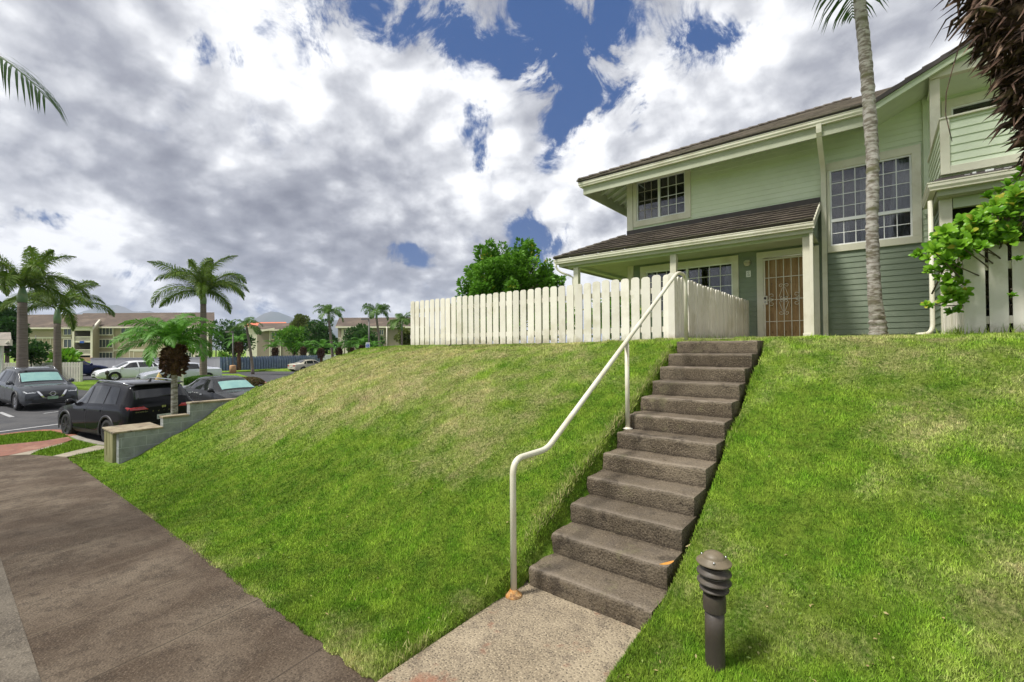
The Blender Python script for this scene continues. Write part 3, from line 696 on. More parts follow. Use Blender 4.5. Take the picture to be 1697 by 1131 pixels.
bx_, by_ = -.652, 2.41; bz = float(lawn_z(bx_, by_))-.03
bo = thing('bollard_light', 'brown louvred path light standing in the grass by the lowest step', 'path light', (bx_, by_, bz))
MB().lathe((bx_, by_, bz), [(.048,0),(.0465,.03),(.0455,.2),(.0455,.325)], 28).build('post', 'bronze_paint', bo, smooth=True)
MB().lathe((bx_, by_, bz), [(.0465,.305),(.053,.310),(.054,.372),(.052,.384),(.046,.387),(.016,.382)], 28).build('collar', 'bronze_paint', bo, autosmooth=True)
MB().lathe((bx_, by_, bz), [(.014,.38),(.014,.56)], 14).build('stem', 'dark_metal', bo, smooth=True)
for k, (rr, z) in enumerate(((.070,.425),(.081,.462),(.082,.507),(.083,.556))):
    cap = k == 3; o = MB().lathe((bx_, by_, bz), [(.022,z+.014),(rr*.6,z+.008),(rr*.985,z-.012),(rr,z-.010),(rr*.985,z-.006),(rr*.66,z+.012),(.052,z+.016)]+([(.051,z+.020),(.044,z+.030),(.025,z+.041),(0,z+.045)] if cap else [(.02,z+.019)]), 36).build('cap' if cap else 'louvre', 'bronze_cap' if cap else 'bronze_paint', bo, autosmooth=True)
for k in range(3):
    a = 2.1*k-1.3
    MB().lathe((bx_+.064*math.cos(a), by_+.064*math.sin(a), bz+.560), [(.006,0),(.0055,.008),(.002,.011),(0,.011)], 8).build('screw', 'steel', bo, smooth=True)

# small litter on the bank
def leaf_blade(name, P, yaw, L, W, m, label, cat, curl=.2):
    b = MB(); rows = [[], [], []]
    for i in range(9):
        t = i/8; w_ = W*math.sin(math.pi*min(1, t*.92+.05))**.7; x = L*(t-.5); z = curl*L*(t-.5)**2*2
        for r_, s_ in zip(rows, (-1, 0, 1)):
            r_.append((P[0]+x*math.cos(yaw)-s_*w_/2*math.sin(yaw), P[1]+x*math.sin(yaw)+s_*w_/2*math.cos(yaw), P[2]+z+abs(s_)*w_*.25))
    b.grid(rows); return tag(b.build(name, m, smooth=True), label, cat)
mat('dead_leaf', (.62,.30,.05), (.50,.22,.04), 20, .7)
mat('dead_twig', (.60,.48,.26), (.5,.38,.2), 20, .8)
leaf_blade('fallen_leaf', (-1.10, 2.98, .325), 1.1, .12, .03, 'dead_leaf', 'curled orange dead leaf on the right end of the second step', 'leaf')
leaf_blade('fallen_leaf', (-1.055, 3.33, .34), 1.4, .14, .025, 'dead_twig', 'brown dead leaf in the grass beside the third step', 'leaf')
p = at(686, 826, 5.15); leaf_blade('twig', (p.x, p.y, float(lawn_z(p.x, p.y))+.045), .9, .1, .012, 'dead_twig', 'single pale twig lying upright on the open bank', 'twig')
p = CC+ray(1228, 733)*4.3
for _ in range(30): p = CC+ray(1228, 733)*((float(lawn_z(p.x, p.y))-CC.z)/ray(1228, 733).z)
tag(MB().lathe((p.x, p.y, float(lawn_z(p.x, p.y))+.01), [(.014,0),(.014,.03),(.009,.032),(.007,.022),(0,.02)], 14).build('sprinkler_head', 'kerb', smooth=True), 'small pale sprinkler head in the grass right of the steps', 'sprinkler')

# ------------------------------------------------------------------ picket fences
FZ = 1.84
def picket(b, p, d, w, h, t=.018):
    """dog-eared board whose foot is centred on p, across direction d"""
    d = Vector(d).normalized(); n = Vector((-d.y, d.x, 0)); P = Vector(p)-n*t/2; c = w*.27
    pts = [P-d*w/2, P+d*w/2, P+d*w/2+Vector((0,0,h-c)), P+d*(w/2-c*.35)+Vector((0,0,h-c*.32)), P+d*(w/2-c)+Vector((0,0,h)), P-d*(w/2-c)+Vector((0,0,h)), P-d*(w/2-c*.35)+Vector((0,0,h-c*.32)), P-d*w/2+Vector((0,0,h-c))]
    b.prism(pts, n*t)
def fence_run(t, A, B, pitch, w, h, rail_side, jitter=.006, skip=(), post_every=2.2):
    A = Vector(A); B = Vector(B); L = (B-A).length; d = (B-A).normalized(); n = Vector((-d.y, d.x, 0))*rail_side; k = int(L/pitch)+1
    for i in range(k):
        if i in skip: continue
        b = MB(); p = A+d*(i*pitch); p.z = FZ+RNG.normal(0, jitter*.5); picket(b, p+n*RNG.normal(0, .003), d+Vector((0, 0, RNG.normal(0, .006))), w+RNG.normal(0, .002), h+RNG.normal(0, jitter))
        b.build('picket', 'fence_paint', t)
    for z in (.20, h-.24):
        MB().obox(A+n*.033+Vector((0,0,FZ+z-A.z)), B+n*.033+Vector((0,0,FZ+z-B.z)), .038, .088).build('rail', 'fence_paint', t)
    m_ = int(L/post_every)
    for i in range(1, m_+1):
        p = A+d*(L*i/(m_+.5)); MB().box(p.x+n.x*.10-.045, p.x+n.x*.10+.045, p.y+n.y*.10-.045, p.y+n.y*.10+.045, FZ-.1, FZ+h-.12).build('post', 'fence_paint', t)
t = thing('picket_fence', 'long cream picket fence along the top of the bank', 'fence', (-5.8, 7.22, FZ))
fence_run(t, (-2.60, 7.22, FZ), (-9.06, 7.22, FZ), .1815, .145, 1.075, -1)
# corner board pair and corner post
b = MB(); picket(b, (-2.535, 7.205, FZ), (1, 0, 0), .10, 1.085, .02); b.build('corner_board', 'fence_paint', t)
MB().box(-2.60, -2.515, 7.235, 7.32, FZ-.1, FZ+1.0).build('post', 'fence_paint', t)
t = thing('picket_fence', 'side picket fence running back from the corner post to the house wall', 'fence', (-2.5, 10, FZ))
fence_run(t, (-2.505, 7.30, FZ), (-2.505, 12.62, FZ), .170, .150, 1.055, 1, skip=(3,))
t = thing('picket_fence', 'white picket fence with peeling corner under the leafy shrub on the right', 'fence', (1.6, 7.5, FZ))
fence_run(t, (.905, 7.50, FZ), (4.4, 7.50, FZ), .1815, .150, 1.06, 1)
fence_run(t, (.825, 7.60, FZ), (.825, 10.0, FZ), .165, .13, 1.03, -1)
MB().box(.80, .85, 7.47, 7.56, FZ-.1, FZ+1.05).build('corner_board', 'fence_paint', t)

# ------------------------------------------------------------------ the green townhouse
WY = 12.70; EXPO = .125
ho = thing('townhouse', 'pale green two storey townhouse with lap siding and dark tile roofs', 'house', (-2, 14, FZ))
def siding(b, x0, x1, z0, z1, holes=(), y=WY, back=.05, axis='x', flip=1):
    """lap boards on the plane y (axis x) or on the plane x=y (axis y); each board tilts out at its foot"""
    k0 = int(math.floor(z0/EXPO)); z = k0*EXPO
    while z < z1:
        a = max(z, z0); c = min(z+EXPO, z1); mid = (a+c)/2
        seg = [(x0, x1)]
        for hx0, hx1, hz0, hz1 in holes:
            if hz0 < mid < hz1:
                ns = []
                for s0, s1 in seg:
                    if hx0 > s0: ns.append((s0, min(s1, hx0)))
                    if hx1 < s1: ns.append((max(s0, hx1), s1))
                seg = [s_ for s_ in ns if s_[1]-s_[0] > .01]
        for s0, s1 in seg:
            o0 = -.016*flip; o1 = -.002*flip
            P = [(s0, o0, a), (s1, o0, a), (s1, o1, c), (s0, o1, c)]
            Q = [(s0, .02*flip, a-.0), (s1, .02*flip, a-.0), (s1, o0, a), (s0, o0, a)]
            for F_ in (P, Q):
                if axis == 'x': b.poly([(p[0], y+p[1], p[2]) for p in F_])
                else: b.poly([(y+p[1], p[0], p[2]) for p in F_])
        z += EXPO
    return b
holes = [(-5.50,-3.95,5.32,6.68), (-.83,.71,3.95,5.88), (-5.3,-2.8,2.8,4.02), (-2.25,-1.1,1.8,4.0), (1.15,2.9,4.9,6.62), (.98,4.2,1.7,4.1)]
b = MB(); siding(b, -5.72, .86, 5.08, 7.15, holes); siding(b, -.90, .86, 3.88, 5.08, holes); siding(b, .86, 8.0, 4.3, 7.2, holes)
siding(b, -5.72, -.90, 4.9, 5.08, holes)
b.build('upper_siding', 'siding_mint', ho)
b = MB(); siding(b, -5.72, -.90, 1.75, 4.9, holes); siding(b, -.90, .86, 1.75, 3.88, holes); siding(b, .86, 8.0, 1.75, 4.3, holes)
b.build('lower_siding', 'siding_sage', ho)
b = MB(); siding(b, 12.7, 23.0, 1.75, 7.1, (), -5.72, axis='y'); b.build('end_siding', 'siding_mint', ho)
b = MB(); b.box(-5.70, 8, 22.9, 23.0, 1.7, 7.0); b.box(7.95, 8.1, 10.2, 23, 1.7, 8.5); b.build('back_wall', 'siding_mint', ho)
# trims
def trim(name, x0, x1, z0, z1, y0=WY-.045, y1=WY+.0, m='trim', bevel=.004, label=None):
    return MB().box(x0, x1, y0, y1, z0, z1).build(name, m, ho, bevel=bevel, label=label)
trim('corner_trim', -5.735, -5.57, 1.78, 6.85); MB().box(-5.75, -5.735, WY-.045, WY+.12, 1.78, 6.85).build('corner_trim', 'trim', ho)
trim('corner_trim', .80, .88, 4.45, 6.9, WY-.06, m='trim_green')
def window(X0, X1, Z0, Z1, g, split, rows, cols, bar=None, y=WY, curtain=(), dim_left=False, drows=None, label=None):
    """trim round the opening g=(x0,x1,z0,z1); sashes meet at split"""
    gx0, gx1, gz0, gz1 = g
    b = MB(); ty0 = y-.05; ty1 = y+.0
    b.box(X0, X1, ty0, ty1, gz1, Z1).box(X0, X1, ty0+.002, ty1, Z0, gz0).box(X0, gx0, ty0+.001, ty1, gz0, gz1).box(gx1, X1, ty0+.001, ty1, gz0, gz1)
    w = b.build('window', 'trim', ho, bevel=.004, label=label)
    s = MB(); fy0 = y-.012; fy1 = y+.05; f_ = .032
    s.box(gx0, gx1, fy0, fy1, gz1-f_, gz1).box(gx0, gx1, fy0, fy1, gz0, gz0+f_).box(gx0, gx0+f_, fy0, fy1, gz0+f_, gz1-f_).box(gx1-f_, gx1, fy0, fy1, gz0+f_, gz1-f_)
    for sx in split: s.box(sx-.03, sx+.03, fy0-.006, fy1, gz0+f_, gz1-f_)
    if bar: s.box(gx0+f_, gx1-f_, fy0-.012, fy1-.01, bar-.035, bar+.035)
    s.build('sash_frame', 'vinyl', w)
    xs_ = [gx0+f_]+list(split)+[gx1-f_]
    for i in range(len(xs_)-1):
        a, c = xs_[i]+(.03 if i else 0), xs_[i+1]-(.03 if i < len(xs_)-2 else 0)
        gb = MB(); zs = [(gz0+f_, gz1-f_, rows)] if not bar else [(gz0+f_, bar-.035, drows), (bar+.035, gz1-f_, rows)]
        for z0, z1, nr_ in zs:
            for k in range(1, cols): x = a+(c-a)*k/cols; gb.box(x-.008, x+.008, y+.013, y+.023, z0, z1)
            for k in range(1, nr_): z = z0+(z1-z0)*k/nr_; gb.box(a, c, y+.014, y+.0225, z-.008, z+.008)
        gb.build('grid', 'grid_dim' if (dim_left and i == 0) else 'vinyl', w)
        MB().box(a, c, y+.028, y+.033, gz0+f_, gz1-f_).build('pane', 'glass_house', w)
        if dim_left and i == 0:
            MB().poly([(a, y+.10, gz0+.02), (c, y+.10, gz0+.02), (c, y+.10, gz1-.5), (a, y+.10, gz1-.5)]).build('blind', 'curtain_brown', w)
    for cx0, cx1, cz0, cz1, m_ in curtain:
        cb = MB(); n = max(8, int((cx1-cx0)/.012)); top = []; bot = []
        for k in range(n+1):
            x = cx0+(cx1-cx0)*k/n; dy = .022*math.sin(k*.9)+.012*math.sin(k*2.3+1)
            top.append((x, y+.14+dy, cz1)); bot.append((x+(0 if (cx0+cx1)/2 < (gx0+gx1)/2 else -.12*(1-k/n)), y+.14+dy*1.3, cz0))
        cb.grid([bot, top]); cb.build('curtain', m_, w, smooth=True)
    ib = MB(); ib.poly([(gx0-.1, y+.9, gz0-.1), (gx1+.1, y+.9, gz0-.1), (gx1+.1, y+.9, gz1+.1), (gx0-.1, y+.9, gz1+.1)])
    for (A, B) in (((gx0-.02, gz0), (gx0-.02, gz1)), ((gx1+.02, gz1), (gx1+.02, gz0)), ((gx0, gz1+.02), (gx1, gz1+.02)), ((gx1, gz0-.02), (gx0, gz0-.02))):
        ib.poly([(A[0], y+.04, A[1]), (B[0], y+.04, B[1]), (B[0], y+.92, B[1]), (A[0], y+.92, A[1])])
    ib.build('room', 'interior_unlit', w)
    return w
mat('curtain_brown', (.12,.085,.06), (.08,.06,.045), 5, .9, stretch=(7,1,.6))
window(-5.555, -3.905, 5.27, 6.735, (-5.455,-4.05,5.435,6.585), (-4.79,), 4, 3, curtain=[(-4.75,-4.5,5.45,6.57,'curtain_brown')], dim_left=True, label='upper window with a dim brown blind behind its left half')
window(-.855, .762, 3.885, 5.94, (-.80,.615,4.035,5.775), (-.09,), 4, 3, bar=4.61, drows=2, curtain=[(-.79,-.45,4.05,4.58,'curtain'), (-.25,-.05,4.05,5.7,'curtain'), (.33,.61,4.05,5.75,'curtain')], label='tall window with pale curtains behind the palm trunk')
window(-5.36, -2.737, 2.6, 4.085, (-5.19,-2.88,2.75,3.92), (-4.03,), 4, 4, curtain=[(-3.08,-2.9,2.78,3.88,'curtain')], label='wide porch window above the side fence')
window(1.09, 3.0, 4.8, 6.71, (1.23,2.86,4.9,6.55), (2.05,), 1, 1, label='dark balcony window behind the rail')
# door with its security gate
b = MB(); b.box(-2.32,-2.175,WY-.05,WY,1.86,3.93).box(-1.165,-1.02,WY-.05,WY,1.86,3.93).box(-2.32,-1.02,WY-.052,WY,3.93,4.085)
b.build('door_frame', 'trim', ho, bevel=.004)
dr = MB().box(-2.175,-1.165,WY+.03,WY+.07,1.86,3.93)
dr = dr.build('door', 'door_wood', ho, label='worn orange brown wooden door behind the security gate')
b = MB()
for (x0, x1, z0, z1) in ((-2.02,-1.70,2.08,2.75),(-1.62,-1.30,2.08,2.75),(-2.02,-1.70,2.95,3.3),(-1.62,-1.30,2.95,3.3)):
    for q_ in ((x0,x1,z0,z0+.03),(x0,x1,z1-.03,z1),(x0,x0+.03,z0,z1),(x1-.03,x1,z0,z1)): b.box(q_[0],q_[1],WY+.022,WY+.032,q_[2],q_[3])
b.build('door_panel', 'door_wood', dr)
gt = MB(); GY_ = WY-.03
gt.box(-2.17,-2.135,GY_-.015,GY_+.015,1.90,3.90).box(-1.205,-1.17,GY_-.015,GY_+.015,1.90,3.90).box(-2.17,-1.17,GY_-.014,GY_+.014,3.865,3.905).box(-2.17,-1.17,GY_-.014,GY_+.014,1.885,1.925)
for k in range(5): x = -2.055+.157*k; gt.box(x-.008,x+.008,GY_-.008,GY_+.008,1.92,3.87)
for z in (2.355, 2.887, 3.43): gt.box(-2.14,-1.2,GY_-.006,GY_+.006,z-.008,z+.008)
gate = gt.build('security_gate', 'rail_paint', ho, label='cream barred security gate with scrollwork')
sc = MB(); cx_ = -1.74; cz_ = 2.887
def spiral(x, z, r, a0, turns, sgn):
    return [(x+r*(1-.72*t)*math.cos(a0+sgn*turns*2*math.pi*t), GY_-.014, z+r*(1-.72*t)*math.sin(a0+sgn*turns*2*math.pi*t)) for t in np.linspace(0, 1, 18)]
for s1 in (-1, 1):
    for s2 in (-1, 1):
        sc.tube([(cx_+s1*.02, GY_-.014, cz_+s2*.30), (cx_+s1*.10, GY_-.014, cz_+s2*.06)], .006, 6)
        sc.tube(spiral(cx_+s1*.06, cz_+s2*.33, .05, math.pi if s1 > 0 else 0, 1.1, -s1*s2), .006, 6)
        sc.tube(spiral(cx_+s1*.05, cz_+s2*.045, .04, math.pi if s1 > 0 else 0, 1.0, s1*s2), .006, 6)
        sc.tube(spiral(cx_+s1*.26, cz_+s2*.10, .065, -math.pi/2*s2, 1.15, s1*s2), .006, 6)
        sc.tube([(cx_+s1*.19, GY_-.014, cz_), (cx_+s1*.30, GY_-.014, cz_+s2*.03)], .006, 6)
sc.build('scrollwork', 'rail_paint', gate, smooth=True)
hd = MB().box(-2.185,-2.09,GY_-.022,GY_+.016,2.78,2.99).build('lock_plate', 'rail_paint', gate, bevel=.003)
MB().tube([(-2.135,GY_-.02,2.93),(-2.135,GY_-.055,2.93),(-2.135,GY_-.06,2.93)], [.022,.030,.02], 14).build('handle', 'dark_metal', gate, smooth=True)
MB().tube([(-2.135,GY_-.02,2.835),(-2.135,GY_-.035,2.835)], [.024,.022], 14).build('deadbolt', 'steel', gate, smooth=True)
# lamp and number plaque beside the door
la = MB().lathe((-2.53, WY-.07, 3.83), [(.055,.075),(.075,.06),(.08,.04)], 20).box(-2.58,-2.48,WY-.06,WY-.015,3.85,3.93).build('wall_lamp', 'trim', ho, autosmooth=True, label='round porch lamp beside the front door')
MB().lathe((-2.53, WY-.07, 3.83), [(0,-.055),(.04,-.048),(.066,-.022),(.076,.015),(.074,.042)], 20).build('lamp_shade', 'lamp_glass', la, smooth=True)
pq = MB().box(-2.565,-2.455,WY-.03,WY-.016,3.50,3.66).build('number_plaque', 'plaque', ho, bevel=.004, label='small white unit number plaque below the lamp')
MX = Matrix.Translation((-2.51, WY-.031, 3.61)) @ Matrix.Rotation(R_(90), 4, 'X')
text_mesh('lettering', 'G', .06, 'ink', pq, MX); text_mesh('lettering', '10', .06, 'ink', pq, Matrix.Translation((-2.51, WY-.031, 3.545)) @ Matrix.Rotation(R_(90), 4, 'X'))

# roofs: tiles laid in courses
COURSE_SHADE = MB()  # dark strips below the tile butts: shade put into the colour
def tiled(b, e0, e1, t0, t1, course=.28, tw=.34, lift=.028, seed=0):
    """roof plane between eave e0-e1 and top t0-t1"""
    rg = np.random.default_rng(seed); e0, e1, t0, t1 = map(Vector, (e0, e1, t0, t1))
    nrm = (e1-e0).cross(t0-e0)
    if nrm.length < 1e-6: nrm = (e1-e0).cross(t1-e0)
    nrm.normalize();
    if nrm.z < 0: nrm = -nrm
    L = ((t0+t1)/2-(e0+e1)/2).length; n = max(1, round(L/course)); ax = (e1-e0).normalized()
    for i in range(n):
        a = i/n; c = min(1, (i+1)/n)
        A0 = e0.lerp(t0, a); A1 = e1.lerp(t1, a); B0 = e0.lerp(t0, c); B1 = e1.lerp(t1, c)
        s0 = (A0-e0).dot(ax); s1 = (A1-e0).dot(ax); u0 = (B0-e0).dot(ax); u1 = (B1-e0).dot(ax)
        x = s0-((i % 2)*.5+rg.uniform(0, .2))*tw
        while x < s1-.001:
            xa = max(x, s0); xb = min(x+tw, s1); x += tw
            if xb-xa < .004: continue
            h = lift+rg.uniform(0, .012)
            def pt(base, other, s_, smin, smax, lf):
                s_ = min(max(s_, smin), smax); return base+ax*(s_-smin)+nrm*lf
            P = [A0+ax*(xa-s0)+nrm*h, A0+ax*(xb-s0)+nrm*h, pt(B0, B1, xb, u0, u1, .002), pt(B0, B1, xa, u0, u1, .002)]
            up_ = (B0-A0).normalized(); b.poly(P); m0 = A0+ax*(xa-s0)+nrm*(h-.016); m1 = A0+ax*(xb-s0)+nrm*(h-.016); b.poly([m0, m1, P[1], P[0]])
            COURSE_SHADE.poly([A0+ax*(xa-s0)-nrm*.01+up_*.02, A0+ax*(xb-s0)-nrm*.01+up_*.02, m1+up_*.004, m0+up_*.004]); b.poly([m0, m0+up_*.03, m1+up_*.03, m1])
            b.poly([P[0], P[3], P[3]-nrm*.02, A0+ax*(xa-s0)-nrm*.01]); b.poly([P[2], P[1], A0+ax*(xb-s0)-nrm*.01, P[2]-nrm*.02])
SL = .465
def z_main(Y): return 6.62+SL*(Y-11.60)
EX = -6.80; RY = 18.0; RX = EX+(RY-11.6)
b = MB()
tiled(b, (EX, 11.58, z_main(11.58)), (0.02, 11.58, z_main(11.58)), (RX, RY, z_main(RY)), (6.4, RY, z_main(RY)), seed=1)
tiled(b, (EX, 24.4, z_main(11.6)), (EX, 11.58, z_main(11.6)), (RX, 18.0, z_main(RY)), (RX, RY, z_main(RY)), seed=2)
# gable wing to the right: left slope and right slope
GX1 = 5.0; zr = 6.62+SL*GX1
tiled(b, (0.0, 18, 6.62), (0.0, 11.5, 6.62), (GX1, 18, zr), (GX1, 11.5, zr), seed=3)
tiled(b, (10, 11.5, 6.62), (10, 18, 6.62), (GX1, 11.5, zr), (GX1, 18, zr), seed=4)
build_two(b, COURSE_SHADE, 'roof', 'shingle', 'flashing', ho); COURSE_SHADE = MB()  # flashing colour here paints the shade under the tile courses
b = MB()   # dark drip edge below the tiles
b.box(EX+.02, 0.02, 11.60, 11.66, 6.585, 6.632)
b.prism([(0.0, 11.49, 6.545), (GX1, 11.49, zr-.075), (GX1, 11.49, zr+.012), (0.0, 11.49, 6.632)], (0, .07, 0))
b.build('drip_edge', 'flashing', ho)
b = MB()   # hip cap tiles
def caps(P, Q, w=.24, step=.33):
    P = Vector(P); Q = Vector(Q); n = int((Q-P).length/step); d = (Q-P).normalized()
    for i in range(n):
        A = P+d*(i*step); b.obox(A+Vector((0,0,.05)), A+d*(step*1.06)+Vector((0,0,.028)), w, .035)
caps((EX, 11.58, z_main(11.6)), (RX, RY, z_main(RY)))
b.build('hip_cap', 'shingle', ho)
# eaves: sloped soffit boards with rafter tails, fascia and gutters
def zs(Y): return z_main(Y)-.10
b = MB(); b.poly([(EX+.05, 11.65, zs(11.65)), (EX+1.08, WY, zs(WY)), (0.1, WY, zs(WY)), (0.1, 11.65, zs(11.65))])
b.poly([(EX+.05, 11.65, zs(11.65)), (EX+.05, 23, zs(11.65)), (EX+1.08, 23, zs(WY)), (EX+1.08, WY, zs(WY))])
b.poly([(0.0, 11.52, 6.50), (0.0, WY, 6.50), (GX1, WY, zr-.12), (GX1, 11.52, zr-.12)])
b.build('soffit', 'trim_green', ho)
b = MB()
for y in np.arange(12.78, 20, .42): MB().obox((EX+.06, y, zs(11.65)-.05), (EX+1.1, y, zs(WY)-.05), .045, .10).build('rafter', 'trim_green', ho)
for x in np.arange(EX+.5, -.1, .61): MB().obox((x, 11.72, zs(11.72)-.05), (x, WY, zs(WY)-.05), .045, .10).build('rafter', 'trim_green', ho)
def gutter(name, A, B, out, h=.125, d=.11, m='trim', mit=(0, 0)):
    """K profile trough from A to B (top outer lip), out = horizontal unit vector pointing out"""
    A = Vector(A); B = Vector(B); o_ = Vector(out); ax = (B-A).normalized(); prof = [(0,0),(0,-.018),(-.008,-.022),(-.010,-h*.55),(-.030,-h*.85),(-.032,-h),(-d,-h),(-d,0),(-d+.006,0),(-d+.006,-h+.012),(-.034,-h+.012),(-.012,-.02),(-.012,0)]
    b = MB(); rows = []
    for p, mm in ((A, mit[0]), (B, mit[1])): rows.append([tuple(p+o_*x+Vector((0,0,z))+ax*(-x)*mm) for x, z in prof]+[tuple(p+o_*prof[0][0]+Vector((0,0,prof[0][1]))+ax*(-prof[0][0])*mm)])
    b.grid(rows); n = len(prof)
    b.poly(rows[0][:8]); b.poly(list(reversed(rows[1][:8])))
    return b.build(name, m, ho)
gutter('gutter', (EX, 11.60, 6.59), (-.02, 11.60, 6.59), (0,-1,0), mit=(1, 0)); gutter('gutter', (EX, 23.5, 6.59), (EX, 11.60, 6.59), (-1,0,0), mit=(0, -1))
b = MB().box(EX+.12, -.02, 11.71, 11.745, 6.24, 6.575).box(EX+.12, EX+.155, 11.745, 23.4, 6.24, 6.575); b.build('fascia', 'soffit', ho)
b = MB(); b.prism([(-.03, 11.53, 6.40), (GX1, 11.53, 6.40+SL*(GX1+.03)), (GX1, 11.53, 6.57+SL*(GX1)), (-.03, 11.53, 6.565)], (0, .05, 0)); b.build('barge_board', 'trim_green', ho, bevel=.003)
# downspout from the upper gutter to the grass
pts = [(-.91,11.66,6.50),(-.91,11.67,6.40)]+arc3((-.91,11.68,6.33),(-.91,11.85,6.12),(-.91,12.2,5.98),5)+arc3((-.91,12.35,5.92),(-.91,12.6,5.85),(-.91,12.615,5.55),5)+[(-.91,12.615,1.9)]
b = MB(); rows = []
for i, p in enumerate(pts):
    p = Vector(p); d = (Vector(pts[min(i+1,len(pts)-1)])-Vector(pts[max(i-1,0)])).normalized(); u = Vector((1,0,0)); w_ = d.cross(u)
    rows.append([tuple(p+u*(sx*.048)+w_*(sy*.036)) for sx, sy in ((-1,-1),(1,-1),(1,1),(-1,1),(-1,-1))])
b.grid(rows); b.build('downspout', 'trim', ho)

# porch roof on posts
PZ = 4.33
def z_p(Y): return PZ+SL*(Y-11.09)
b = MB()
tiled(b, (-7.33, 11.08, PZ), (-1.0, 11.08, PZ), (-5.74, 12.67, z_p(12.67)), (-1.0, 12.67, z_p(12.67)), course=.27, tw=.33, lift=.055, seed=5)
tiled(b, (-7.33, 23, PZ), (-7.33, 11.08, PZ), (-5.74, 23, z_p(12.67)), (-5.74, 12.67, z_p(12.67)), course=.27, tw=.33, lift=.055, seed=6)
build_two(b, COURSE_SHADE, 'porch_roof', 'shingle', 'flashing', ho)  # flashing colour here paints the shade under the tile courses
b = MB(); caps((-7.33, 11.08, PZ), (-5.76, 12.65, z_p(12.65)), .2, .25); b.build('hip_cap', 'shingle', ho)
trim('flashing', -5.76, -.985, 5.04, 5.20, WY-.05, WY-.0, 'flashing')
b = MB(); b.prism([(-1.0, 11.12, PZ-.16), (-1.0, 12.68, z_p(12.68)-.14), (-1.0, 12.68, z_p(12.68)+.03), (-1.0, 11.12, PZ+.005)], (.03, 0, 0)); b.build('barge_board', 'trim', ho)
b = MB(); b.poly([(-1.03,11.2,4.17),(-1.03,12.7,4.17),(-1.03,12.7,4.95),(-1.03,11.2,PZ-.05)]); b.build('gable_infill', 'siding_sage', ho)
gutter('gutter', (-7.34, 11.09, 4.31), (-.98, 11.09, 4.31), (0,-1,0), mit=(1, 0)); gutter('gutter', (-7.34, 22, 4.31), (-7.34, 11.09, 4.31), (-1,0,0), mit=(0, -1))
b = MB().box(-7.22,-1.0,11.20,11.235,4.10,4.30).box(-7.22,-7.185,11.235,22,4.10,4.30).build('fascia', 'soffit', ho)
b = MB().box(-7.18,-1.03,11.24,12.68,4.145,4.165).box(-7.18,-5.75,12.68,22,4.145,4.165).build('porch_ceiling', 'soffit', ho)
MB().box(-7.0,-1.05,11.36,11.46,4.06,4.143).box(-6.82,-6.72,11.46,20,4.06,4.143).build('beam', 'trim_green', ho)
for x0, x1 in ((-6.82,-6.665),(-4.02,-3.87),(-1.205,-1.07)):
    b = MB().box(x0,x1,11.34,11.48,1.80,4.058).box(x0-.012,x1+.012,11.328,11.492,1.80,2.02); b.build('porch_post', 'trim', ho, bevel=.005)
MB().box(-1.065,-1.005,11.20,11.27,1.95,4.09).build('downspout', 'trim', ho, bevel=.008)
b = MB(); b.tube([(-7.30,11.15,4.19),(-7.30,11.16,4.12)]+arc3((-7.28,11.18,4.06),(-7.2,11.2,3.93),(-6.98,11.36,3.86))+[(-6.87,11.41,3.78),(-6.87,11.41,1.9)], .03, 8); b.build('downspout', 'trim', ho, smooth=True)

# right unit: entry, skirt roof and balcony
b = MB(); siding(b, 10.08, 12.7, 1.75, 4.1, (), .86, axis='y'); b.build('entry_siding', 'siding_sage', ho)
MB().box(.81,.96,9.98,10.10,1.78,4.09).build('entry_post', 'trim', ho, bevel=.005)
MB().box(.97,6.0,10.0,10.1,3.93,4.09).build('entry_header', 'trim_green', ho)
MB().box(.9,6.0,11.3,11.4,3.42,3.80).build('entry_header', 'siding_sage', ho)
b = MB().box(.9,6,10.1,16,4.05,4.09).box(.88,.9,12.7,16,1.75,4.1).box(.9,6,15.9,16,1.75,4.1).box(.9,6,10.1,16,1.78,1.80).box(6,6.1,10.1,16,1.75,4.1); b.build('entry_hall', 'interior_unlit', ho)
gutter('gutter', (.65, 9.67, 4.31), (7, 9.67, 4.31), (0,-1,0), mit=(1, 0)); gutter('gutter', (.65, 10.95, 4.31), (.65, 9.67, 4.31), (-1,0,0), mit=(0, -1))
b = MB().box(.77,7,9.78,9.815,4.10,4.30).box(.77,.805,9.815,10.95,4.10,4.30).box(.77,7,9.815,9.98,4.09,4.11); b.build('fascia', 'soffit', ho)
b = MB(); b.prism([(.70,9.70,4.315),(7,9.70,4.315),(7,9.84,4.385),(.80,9.84,4.385)], (0,0,.012)); b.prism([(.70,9.70,4.312),(.80,9.84,4.382),(.80,11.6,4.382),(.70,11.6,4.312)], (0,0,.012)); b.build('skirt_roof', 'flashing', ho)
bc = MB().box(.83,7,9.85,12.68,4.40,4.44).build('balcony_floor', 'soffit', ho)
b = MB(); siding(b, .93, 7, 4.55, 5.30, (), 9.83); siding(b, 9.84, 11.9, 4.45, 5.30, (), .835, axis='y'); b.build('balcony_siding', 'siding_mint', ho)
b = MB().box(.82,.93,9.79,9.86,4.43,5.30).box(.93,7,9.795,9.86,4.43,4.55).box(.81,7,9.775,9.88,5.302,5.332).box(.81,.875,9.88,11.95,5.302,5.332); b.build('balcony_rail', 'trim', ho, bevel=.003)
b = MB()
for k in range(14): x = 1.05+k*.11+RNG.uniform(0,.04); b.box(x, x+RNG.uniform(.03,.09), 9.76, 9.80, 4.345, 4.345+RNG.uniform(.01,.04))
b.build('vent_strip', 'vinyl', ho)
MB().box(.845,.99,11.70,11.84,4.44,6.795).build('balcony_post', 'trim', ho, bevel=.005)
